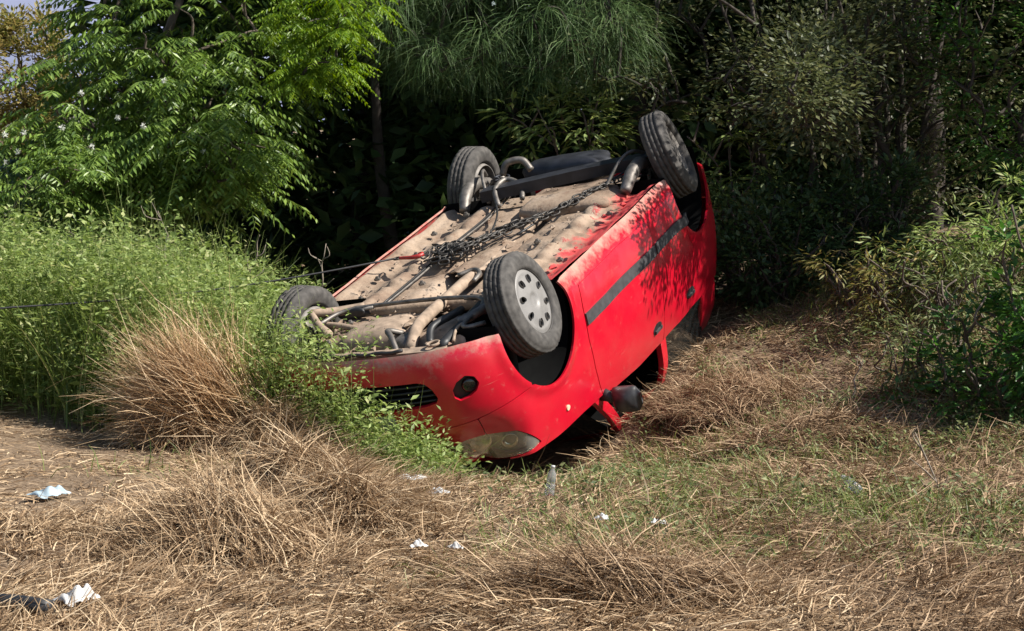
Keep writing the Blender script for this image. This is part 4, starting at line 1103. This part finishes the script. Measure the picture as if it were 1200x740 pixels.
# tall crowns above the picture that keep the hollow behind the car in shade
for i, (x, yy, z, r, lab) in enumerate(((.9, 16.4, 5.0, (2.0, 1.4, 1.4), "tall dark tree rising behind the rear wheels of the car"), (3.3, 15.6, 4.9, (1.9, 1.3, 1.5), "tall dark tree rising behind the many-stemmed thicket"), (-1.6, 17.6, 5.0, (2.0, 1.3, 1.5), "tall dark tree rising behind the sunlit yellow-green branch"), (5.6, 16.6, 5.0, (2.0, 1.4, 1.6), "tall dark tree rising past the right edge of the picture"))):
    C = clumps(170, (x, yy, z), r, .3)
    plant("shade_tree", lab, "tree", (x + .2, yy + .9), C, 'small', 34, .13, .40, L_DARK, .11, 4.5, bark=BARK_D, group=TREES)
C = np.vstack([clumps(80, (4.5, 12.95, 3.4), (.9, .6, .8), .2), clumps(50, (4.4, 13.9, 3.2), (1.0, .7, .8), .2)])
plant("shade_tree", "leafy tree outside the right edge whose crown shades the back of the bank", "tree", (4.9, 13.9), C, 'small', 70, .10, .34, L_DARK, .10, 3.4, bark=BARK_D, group=TREES)
for u_, y_, r_, lab in ((880, 14.3, (.55, .4, .42), "dark shrub in the shade just right of the car's tail"), (960, 14.5, (.6, .4, .45), "dark shrub in the shade between the car's tail and the thicket stems"), (1030, 14.2, (.5, .4, .40), "dark shrub at the foot of the many-stemmed thicket"), (905, 13.7, (.42, .35, .36), "dark shrub pressed close to the car's rear flank")):  # the last shrub is added to fill plain shade beside the car
    C = clumps(60, (wx(u_, y_), y_, ground_z(wx(u_, y_), y_) + .38), r_, .3)
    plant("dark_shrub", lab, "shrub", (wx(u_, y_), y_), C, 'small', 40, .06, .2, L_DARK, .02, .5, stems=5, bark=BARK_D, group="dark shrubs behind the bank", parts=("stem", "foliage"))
# --- undergrowth wall that closes the hollow (reads as one mass)
n = 100000
x = RNG.uniform(-6.5, 7.5, n); yy = RNG.uniform(17.0, 21.5, n); z = RNG.random(n) ** .85 * 5.6
P = np.stack([x, yy + .8 * (noise2(x, z, .9) - .5), z + ground_z(x, yy)], 1)
k = (x > -3.9) | (z < 1.3)
P = P[k]; V, Fc = leaf_arrays(P, sphere_dirs(len(P), -.9, .5), RNG.uniform(.12, .28, len(P)), RNG.uniform(.07, .14, len(P)))
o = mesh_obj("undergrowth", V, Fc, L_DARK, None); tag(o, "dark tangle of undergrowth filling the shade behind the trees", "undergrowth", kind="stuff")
n = 36000
x = RNG.uniform(-5.0, 12, n); yy = RNG.uniform(23, 28, n); z = RNG.random(n) * 7
P = np.stack([x, yy, z + ground_z(x, yy)], 1); P = P[(x > -2.0) | (z < 1.0)]
V, Fc = leaf_arrays(P, sphere_dirs(len(P), -.9, .5), RNG.uniform(.2, .36, len(P)), RNG.uniform(.13, .22, len(P)))
o = mesh_obj("far_wood", V, Fc, L_DARK, None); tag(o, "dark wood far behind the trees", "wood", kind="stuff")
# --- pale tree far off at the left
y = 27.0
C = np.vstack([clumps(90, (wx(25, y), y, wz(90, y)), (.8, .8, .9)), clumps(20, (wx(60, y), y, wz(120, y)), (.5, .5, .5))])
plant("yellowing_tree", "pale yellowing tree far off at the top left corner", "tree", (wx(30, y), y), C, 'small', 110, .085, .30, L_YEL, .10, 2.6)
C = clumps(60, (wx(10, 24), 24, wz(215, 24)), (.9, .6, .6))
plant("far_bush", "dusty bush below the pale yellowing tree at the left edge", "bush", (wx(10, 24), 24), C, 'small', 50, .07, .25, L_YEL, .04, 1.0, stems=3)

# ------------------------------------------------------------------ weeds at the left
def weed_mass():
    n = 9600
    y = RNG.uniform(9.8, 14.2, n); x = RNG.uniform(-4.2, -.3, n)
    y[:1300] = RNG.uniform(9.8, 11.2, 1300); x[:1300] = RNG.uniform(-1.5, -.25, 1300)
    u = 600 + x / y * FPX
    front = np.interp(u, [-100, 60, 130, 380, 440, 500, 560], [11.4, 11.4, 11.1, 10.3, 9.95, 9.85, 9.8])
    top = np.interp(u, [-100, 60, 250, 310, 360, 420, 470, 540], [280, 270, 275, 300, 318, 330, 480, 530])      # skyline of the weeds
    hmax = np.interp(u, [-100, 250, 330, 390, 415, 450, 490, 540], [.98, .98, .84, .66, .55, .38, .22, .10])
    k = (y > front) & (RNG.random(n) < .35 + .65 * sstep(.30, .50, noise2(x, y, 2.4, 13))) & ~in_car(x, y, .02) & (u < 545) & (y < np.interp(u, [-100, 300, 420, 540], [14.2, 14.0, 13.2, 10.5]))
    x, y, hmax, u, front = x[k], y[k], hmax[k], u[k], front[k]; n = len(x)
    h = hmax * RNG.uniform(.72, 1.05, n) * (.55 + .60 * noise2(x, y, 1.4, 8) + .30 * noise2(x, y, 4.0, 3)) * (.55 + .45 * sstep(0, .28, y - front + RNG.normal(0, .1, n))) * np.where(RNG.random(n) < .05, 1.18, 1)
    z = ground_z(x, y)
    ztop = CAM_H - (np.interp(u, [290, 330, 360, 395, 408, 425, 440, 490, 530], [325, 372, 392, 402, 425, 455, 480, 502, 535]) - HORIZON) / FPX * y   # the bank of weeds before the nose
    low = (u > 290) & (y < 11.75)
    h = np.where(low, np.clip(ztop - z, .04, 1.2) * (.25 + .85 * RNG.random(n) ** 1.2) * (.72 + .5 * noise2(x, y, 3.5, 2)), h)
    per = 34
    t = RNG.random((n, per)) ** .8
    az = RNG.uniform(0, 6.28, n); ln = RNG.uniform(0, .3, n)
    cx = x[:, None] + np.cos(az)[:, None] * (ln * h)[:, None] * t ** 1.5; cy = y[:, None] + np.sin(az)[:, None] * (ln * h)[:, None] * t ** 1.5
    P = np.stack([cx, cy, z[:, None] + h[:, None] * t], -1).reshape(-1, 3)
    D = sphere_dirs(len(P), -.35, .75); P += D * RNG.uniform(.0, .05, len(P))[:, None]
    big = np.repeat((y > 11.2) * 1.0, per) * np.repeat(sstep(.5, .62, noise2(x, y, 1.9, 17)) + (RNG.random(n) < .08), per)
    s = (1 + .45 * np.clip(big, 0, 1)) * RNG.uniform(.016, .045, len(P)) * np.where(RNG.random(len(P)) < .12, 1.5, 1)
    leaves = leaf_arrays(P, D, s, s * RNG.uniform(.32, .5, len(P)))
    st = strands_arrays(np.stack([x, y, z], 1), az, np.pi / 2 - ln * .6, h * 1.02, ln, np.full(n, .004))
    stf = np.concatenate([st[1][:, [0, 1, 2]], st[1][:, [0, 2, 3]]], 0)
    nw = 1500
    iw = RNG.integers(0, n, nw)
    sw = strands_arrays(np.stack([x[iw], y[iw], z[iw] + h[iw] * .5], 1), RNG.uniform(0, 6.28, nw), RNG.uniform(.7, 1.5, nw), h[iw] * RNG.uniform(.4, .85, nw), RNG.normal(0, .5, nw), np.full(nw, .0045), RNG.normal(0, .6, nw))
    swf = np.concatenate([sw[1][:, [0, 1, 2]], sw[1][:, [0, 2, 3]]], 0)
    V, Fc = join([leaves, (st[0], stf), (sw[0], swf)])
    o = mesh_obj("weeds", V, Fc, L_WEED, None)
    tag(o, "waist-high mass of green leafy weeds to the left of the car", "weeds", kind="stuff")
weed_mass()
def tall_grass():
    n = 5200
    y = RNG.uniform(10.2, 13.6, n); x = RNG.uniform(-4.0, -.3, n); u = 600 + x / y * FPX
    f = np.interp(u, [-100, 60, 130, 380, 440, 500, 560], [11.3, 11.3, 11.0, 10.3, 10.0, 9.9, 9.85])
    k = (y > f) & ~in_car(x, y, .1) & (RNG.random(n) < sstep(.42, .6, noise2(x, y, 2.0, 55))) & (u < 520)
    x, y, u = x[k], y[k], u[k]; n = len(x)
    L = np.interp(u, [-100, 280, 340, 420, 520], [1.0, 1.0, .55, .40, .18]) * RNG.uniform(.6, 1.15, n)
    V, Fc = strands_arrays(np.stack([x, y, ground_z(x, y)], 1), RNG.uniform(0, 6.28, n), RNG.uniform(1.1, 1.55, n), L, RNG.uniform(.1, 1.0, n), RNG.uniform(.005, .010, n), RNG.normal(0, .4, n), K=4)
    o = mesh_obj("tall_grass", V, Fc, GRASS, None); tag(o, "long grass blades and dry stalks growing among the green weeds", "grass", kind="stuff")
tall_grass()

def low_weeds():
    n = 3000
    y = RNG.uniform(7.6, 13.2, n); x = RNG.uniform(-.4, 3.2, n)
    y[:500] = RNG.uniform(9.5, 9.95, 500); x[:500] = RNG.uniform(-.5, .7, 500)
    k = (RNG.random(n) < .5 * (np.arange(n) < 500) + sstep(.50, .68, noise2(x, y, 1.9, 31)) * .9 * sstep(-.3, .6, x) + .6 * sstep(1.8, 2.6, x) * sstep(9, 10.5, y)) & ~in_car(x, y, .3)
    x, y = x[k], y[k]; n = len(x); per = 16; h = RNG.uniform(.05, .17, n)
    P = np.repeat(np.stack([x, y, ground_z(x, y)], 1), per, 0); P[:, 2] += RNG.random(n * per) * np.repeat(h, per)
    P[:, :2] += RNG.normal(0, .03, (n * per, 2))
    D = sphere_dirs(len(P), -.2, .8); s = RNG.uniform(.015, .04, len(P))
    V, Fc = leaf_arrays(P, D, s, s * .42)
    o = mesh_obj("low_weeds", V, Fc, L_LOW, None); tag(o, "low grey-green weeds growing through the straw on the right bank", "weeds", kind="stuff")
L_LOW = leaf_mat("dull_weed_leaf", [(0, (.07, .10, .035)), (.5, (.14, .18, .065)), (1, (.28, .29, .13))], .3, .55, .3)
low_weeds()
# ------------------------------------------------------------------ bushes at the right
C = clumps(130, (wx(1180, 12.6), 12.6, wz(305, 12.6)), (.72, .6, .48), .3)
plant("sunlit_bush", "bright green sunlit bush on the bank at the right edge", "bush", (wx(1170, 12.6), 12.6), C, 'slim', 46, .07, .16, L_WEED, .02, .6, stems=5, parts=("stem", "foliage"))
C = clumps(100, (wx(1170, 10.9), 10.9, wz(450, 10.9)), (.48, .45, .46), .3)
plant("broad_leaved_bush", "dark green broad-leaved bush in shade at the right edge", "bush", (wx(1165, 10.9), 10.9), C, 'small', 34, .055, .13, L_BUSH, .02, .6, stems=5, parts=("stem", "foliage"))
C = clumps(50, (wx(1255, 10.6), 10.6, wz(330, 10.6)), (.40, .45, .55))
plant("broad_leaved_bush", "tall leafy bush just outside the right edge shading the bank", "bush", (wx(1255, 10.6), 10.6), C, 'small', 40, .075, .16, L_BUSH, .02, 1.2, stems=5, parts=("stem", "foliage"))
C = clumps(34, (wx(1065, 12.4), 12.4, wz(345, 12.4)), (.42, .36, .24))
plant("twiggy_shrub", "sparse half-dry shrub between the thicket and the sunlit bush", "shrub", (wx(1065, 12.4), 12.4), C, 'slim', 22, .06, .16, L_YEL, .015, .45, stems=6, group="straggly shrubs on the bank", parts=("stem", "foliage"))

for u_, y_, mt_, lab in ((1010, 12.9, L_YEL, "half-dry straggly shrub at the top of the grassy bank"), (1120, 12.0, L_LOW, "dull green straggly shrub between the sunlit bush and the dark bush"), (1085, 11.3, L_LOW, "small dull green shrub on the bank left of the dark broad-leaved bush")):
    x_ = wx(u_, y_); C = clumps(30, (x_, y_, ground_z(x_, y_) + .22), (.36, .32, .22), .2)
    plant("twiggy_shrub", lab, "shrub", (x_, y_), C, 'slim', 22, .055, .15, mt_, .012, .35, stems=6, group="straggly shrubs on the bank", parts=("stem", "foliage"))
# ------------------------------------------------------------------ bare twigs and stalks
def bare_twig(label, u, v, y, h, lean, name="bare_twig"):
    x = wx(u, y); z = wz(v, y); b = np.array([x, y, z]); mb = MB()
    main = [b + np.array([lean * h * t ** 1.2, 0, h * t]) + RNG.normal(0, .03 * h, 3) * (t > 0) for t in np.linspace(0, 1, 6)]
    P = catmull(main, 3); mb.tube(P, np.linspace(.007, .003, len(P)), 5)
    for k in range(4):
        a = P[RNG.integers(4, len(P) - 2)]; d = np.array([RNG.normal(0, .6), RNG.normal(0, .3), .7]); L = h * RNG.uniform(.2, .4)
        Q = catmull([a, a + d * L * .5 + RNG.normal(0, .02, 3), a + d * L], 3); mb.tube(Q, np.linspace(.004, .002, len(Q)), 4)
    o = mb.build(name, simple("grey_twig", (.22, .18, .14), .9), None, True)
    tag(o, label, "twig", "bare twigs")
bare_twig("grey bare twig standing out of the weeds left of the dark hollow", 200, 320, 13.2, .42, -.2)
bare_twig("forked bare twig standing above the weeds right of the first twig", 290, 345, 13.2, .42, .2)
bare_twig("short bare twig above the weeds just left of the winch cable", 375, 350, 12.9, .36, .12)
bare_twig("thin bare twig standing in the shade before the many-stemmed thicket", 975, 310, 14.0, .45, .6)
bare_twig("pale dead stem standing on the sunny bank before the dark bush", 998, 480, 11.2, .30, .25, "dead_stem")
bare_twig("pale leaning stalk in the dry grass at the right edge", 1125, 620, 8.9, .42, -.45, "dead_stem")
# ================================================================== RECOVERY GEAR
M_CHAIN = simple("oily_chain_steel", (.055, .05, .045), .5, metal=.5, noise=.5, scale=40)
M_REDHOOK = simple("worn_red_hook", (.38, .03, .025), .45, noise=.35, scale=40)
M_CABLE = simple("steel_cable", (.035, .035, .037), .5, metal=.5, noise=.3)
CARM = Matrix([list(CAR_R[i]) + [CAR_T[i]] for i in range(3)] + [[0, 0, 0, 1]])

def link_mesh():
    a, w, r = .030, .014, .0062
    ctl = [(a * .55, w), (a, w * .7), (a * 1.12, 0), (a, -w * .7), (a * .55, -w), (-a * .55, -w), (-a, -w * .7), (-a * 1.12, 0), (-a, w * .7), (-a * .55, w)]
    V = []; n = len(ctl)
    for i, (x, y) in enumerate(ctl):
        t = np.array(ctl[(i + 1) % n]) - np.array(ctl[i - 1]); t = t / np.linalg.norm(t); nn = np.array([t[1], -t[0]])
        for k in range(5):
            q = 2 * np.pi * k / 5
            V.append((x + nn[0] * r * math.cos(q), y + nn[1] * r * math.cos(q), r * math.sin(q)))
    Fc = [(i * 5 + k, i * 5 + (k + 1) % 5, ((i + 1) % n) * 5 + (k + 1) % 5, ((i + 1) % n) * 5 + k) for i in range(n) for k in range(5)]
    me = bpy.data.meshes.new("chain_link"); me.from_pydata([tuple(map(float, v)) for v in V], [], Fc); me.materials.append(M_CHAIN)
    me.polygons.foreach_set("use_smooth", np.ones(len(me.polygons), dtype=bool))
    return me

def tow_chain():
    root = empty("tow_chain"); tag(root, "dark steel chain heaped and stretched across the car's dusty underside", "chain")
    root.matrix_world = CARM @ Matrix.Translation((.2, .2, .18))
    off = np.array([.2, .2, .18]); me = link_mesh()
    def run(ctl, z, ph):
        P = catmull(ctl, 40); s = np.r_[0, np.cumsum(np.linalg.norm(np.diff(P, axis=0), axis=1))]
        for i, d in enumerate(np.arange(0, s[-1], .044)):
            p = np.array([np.interp(d, s, P[:, k]) for k in range(2)] + [z + RNG.normal(0, .006)])
            q = np.array([np.interp(min(d + .02, s[-1]), s, P[:, k]) for k in range(2)])
            a = math.atan2(q[1] - p[1], q[0] - p[0]) + RNG.normal(0, .22)
            Mx = Matrix.Translation(Vector(p - off)) @ Matrix.Rotation(a, 4, 'Z') @ Matrix.Rotation((.7 if i % 2 else -.8) + RNG.normal(0, .3), 4, 'X')
            instance("chain_link", me, root, Mx)
    run([(.34, .30), (.21, .12), (.04, .04), (-.12, -.05), (-.38, -.24), (-.60, -.33), (-.80, -.42), (-1.0, -.52)], .165, 0)
    run([(.30, .26), (.16, .16), (.02, .07), (-.15, .0), (-.36, -.19), (-.58, -.28), (-.80, -.37)], .168, 0)
    run([(.10, .30), (.20, .20), (.08, .12), (-.06, .06), (-.2, -.06)], .155, 0)
    for i in range(60):
        p = np.array([.20 + RNG.normal(0, .085), .24 + RNG.normal(0, .06), .178 - .045 * RNG.random()])
        Mx = Matrix.Translation(Vector(p - off)) @ Matrix.Rotation(RNG.uniform(0, 6.28), 4, 'Z') @ Matrix.Rotation(RNG.normal(0, .7), 4, 'X') @ Matrix.Rotation(RNG.normal(0, .3), 4, 'Y')
        instance("chain_link", me, root, Mx)
tow_chain()

def winch():
    root = empty("winch_hook"); tag(root, "small red tow hook joining the winch cable to the chain on the car", "hook")
    root.matrix_world = CARM @ Matrix.Translation((.27, .48, .15))
    P = [(.0, .06, 0), (.005, .02, 0), (.012, -.03, .0), (.0, -.075, .0), (-.03, -.09, .0), (-.05, -.07, .0), (-.048, -.05, 0)]
    MB().tube(catmull(P, 5), np.interp(np.linspace(0, 1, 31), [0, .5, .8, 1], [.010, .014, .012, .006]), 8).build("hook_body", M_REDHOOK, root, True)
    MB().tube([(.02 * math.cos(a), .078 + .02 * math.sin(a), 0) for a in np.linspace(0, 2 * np.pi, 15)], .006, 6, caps=False).build("hook_eye", M_CHAIN, root, True)
    MB().box((-.028, -.045, .0), (.006, .05, .008)).build("safety_latch", M_CHAIN, root)
    a = np.array(CARM @ Vector((.27, .585, .15)))
    yb = 11.2; b = np.array([px_x(0, yb), yb, CAM_H - (361 - HORIZON) / FPX * yb])
    d = b - a; ts = np.linspace(0, 2.0, 40)
    pts = a + d * ts[:, None]; pts[:, 2] -= .05 * np.sin(np.clip(ts, 0, 1) * np.pi)
    c = MB().tube(pts, .0065, 6).build("winch_cable", M_CABLE, None, True)
    tag(c, "thin dark steel cable stretched from the left edge to the car", "cable")
winch()

# ================================================================== LITTER ON THE VERGE
def crumple(name, label, cat, u, v, size, mat, seed, h=.05, squash=(1, .7)):
    p = at_ground(u, v); n = 22
    r = np.random.default_rng(seed)
    t = np.linspace(-1, 1, n); XX, YY = np.meshgrid(t, t, indexing='ij')
    ph = r.uniform(0, 9, 6)
    Z = sum(np.abs(np.sin(XX * k1 + YY * k2 + f)) for k1, k2, f in ((1.6, .8, ph[0]), (-1.2, 2.0, ph[1]), (2.6, -1.9, ph[2]), (4.4, 3.4, ph[3]))) / 4
    R = np.hypot(XX, YY); k = .75 + .5 * noise2(XX, YY, 1.8, seed)
    X2 = XX * k + .22 * np.sin(3.1 * YY + ph[4]) + r.normal(0, .02, XX.shape); Y2 = YY * k + .25 * np.sin(2.7 * XX + ph[5]) + r.normal(0, .02, XX.shape)
    Z = Z ** 1.3
    V = np.stack([X2 * size * squash[0], Y2 * size * squash[1], (Z * h + .008) * np.clip(1.35 - .9 * R, .12, 1)], -1).reshape(-1, 3)
    i = np.arange(n * n).reshape(n, n)
    Fc = np.stack([i[:-1, :-1], i[1:, :-1], i[1:, 1:], i[:-1, 1:]], -1).reshape(-1, 4)
    Fc = Fc[(np.hypot(XX, YY).ravel()[Fc].mean(1) < 1.0 + .25 * r.random(len(Fc)) * 0)]
    o = mesh_obj(name, V, Fc, mat, None, True)
    o.location = p + np.array([0, 0, .012 if u == 50 else .045]); tag(o, label, cat)
    return o
M_BLUEBAG = simple("pale_blue_film", (.34, .43, .48), .4, noise=.2, scale=30, coat=.3)
M_WHITEBAG = simple("white_film", (.50, .49, .47), .6, noise=.2, scale=30)
M_GREYFILM = simple("dull_grey_film", (.42, .43, .43), .4, noise=.25, scale=30, coat=.3)
crumple("plastic_bag", "crumpled pale blue plastic bag on the bare ground at the left", "plastic bag", 50, 590, .075, M_BLUEBAG, 3, .055, (1.1, .75))
crumple("paper_bag", "crumpled white paper bag at the bottom left corner", "paper bag", 80, 732, .075, M_WHITEBAG, 3, .075, (.9, .7))
crumple("plastic_wrapper", "dusty grey plastic wrapper half buried in straw left of the bottle", "wrapper", 478, 578, .055, M_GREYFILM, 8, .035, (1.3, .6))
crumple("plastic_wrapper", "pale transparent wrapper just right of the dusty grey one", "wrapper", 512, 596, .045, M_GREYFILM, 9, .035, (1.2, .6))
crumple("paper_scrap", "round white paper scrap on the straw, left one of two", "paper scrap", 487, 662, .032, M_WHITEBAG, 11, .03)
crumple("paper_scrap", "small white paper scrap on the straw, right one of two", "paper scrap", 533, 664, .026, M_WHITEBAG, 12, .03)
crumple("plastic_wrapper", "faint grey wrapper in the straw below the standing bottle", "wrapper", 708, 628, .035, M_GREYFILM, 14, .03)
crumple("plastic_wrapper", "faint grey wrapper beside the green grass patch", "wrapper", 775, 634, .032, M_GREYFILM, 15, .03)

def bottle_mat():
    m, nt, b, out = new_mat("clear_plastic")
    tc = N(nt, "ShaderNodeTexCoord"); nz = N(nt, "ShaderNodeTexNoise", in_Scale=60.0); nt.links.new(tc.outputs["Object"], nz.inputs["Vector"])
    r = ramp(nt, [(.3, (.55, .60, .66)), (.7, (.80, .83, .87))], nz.outputs[0]); nt.links.new(r.outputs[0], b.inputs["Base Color"])
    b.inputs["Roughness"].default_value = .12; b.inputs["Transmission Weight"].default_value = .85; b.inputs["IOR"].default_value = 1.25
    return m
M_BOTTLE = bottle_mat()
def bottle(label, u, v, tilt, az, s=1.0):
    p = at_ground(u, v); root = empty("plastic_bottle"); tag(root, label, "bottle", "discarded plastic bottles")
    prof = [(0, 0), (.024, 0), (.030, .006), (.031, .03), (.028, .038), (.031, .046), (.031, .075), (.028, .083), (.031, .091), (.031, .12), (.026, .145), (.013, .17), (.011, .185)]
    V, Fc = lathe(prof, 18); V = V[:, [0, 2, 1]] * s; V[:, 0] *= 1 + .10 * np.sin(V[:, 2] * 70)
    mesh_obj("bottle_body", V, Fc, M_BOTTLE, root, True)
    V, Fc = lathe([(0, .198), (.013, .198), (.014, .183), (.011, .183)], 14); V = V[:, [0, 2, 1]] * s
    mesh_obj("bottle_cap", V, Fc, M_WHITEBAG, root, True)
    root.matrix_world = Matrix.Translation(Vector(p) + Vector((0, 0, .05))) @ Matrix.Rotation(az, 4, 'Z') @ Matrix.Rotation(tilt, 4, 'Y')
bottle("clear plastic bottle standing in the grass in front of the car", 644, 598, .15, .4, .68)
bottle("clear plastic bottle lying in the dry grass on the right", 1012, 592, 1.25, 2.0, .7)

def stone():
    p = at_ground(385, 535)
    d = sphere_dirs(1, -1, 1); u = np.linspace(0, np.pi, 9); v = np.linspace(0, 2 * np.pi, 12, endpoint=False); V = []
    for a in u:
        for b in v:
            k = .8 + .5 * float(noise2(math.cos(b) * 2 + a, math.sin(b) * 2, 1.1, 7))
            V.append((.055 * k * math.sin(a) * math.cos(b), .05 * k * math.sin(a) * math.sin(b), .042 * k * math.cos(a)))
    Fc = [(i * 12 + j, i * 12 + (j + 1) % 12, (i + 1) * 12 + (j + 1) % 12, (i + 1) * 12 + j) for i in range(8) for j in range(12)]
    z = float(ground_z(p[0], p[1]))
    o = mesh_obj("stone", np.array(V), Fc, simple("grey_stone", (.33, .30, .27), .9, noise=.4, scale=20, bump=.5), None)
    o.location = (p[0], p[1], z + .02); tag(o, "grey stone among the green weeds before the front bumper", "stone")
stone()
a = at_ground(-40, 731); b = at_ground(48, 742)
d = (b - a); pts = np.array([a + d * t for t in np.linspace(-.6, 1.0, 9)]); pts[:, 2] = ground_z(pts[:, 0], pts[:, 1]) + .055
o = MB().tube(pts, .034, 12).build("rubber_hose", M_PLASTIC, None, True); tag(o, "end of a black rubber hose at the bottom left corner", "hose")
# long loose stalks lying over everything
n = 220
yy = RNG.uniform(6.2, 12, n); xx = (RNG.random(n) - .5) * yy * .55
k = ~in_car(xx, yy, .15) & ~((xx < -.7) & (yy > 10.6)); xx, yy = xx[k], yy[k]; n = len(xx)
V, Fc = strands_arrays(np.stack([xx, yy, ground_z(xx, yy) + .05], 1), RNG.uniform(0, 6.28, n), np.abs(RNG.normal(.15, .2, n)), RNG.uniform(.2, .48, n), RNG.uniform(0, .6, n), RNG.uniform(.003, .006, n), RNG.normal(0, .4, n), K=6)
o = mesh_obj("loose_stalks", V, Fc, STRAW, None); tag(o, "long loose straw stalks scattered over the verge", "straw", kind="stuff")
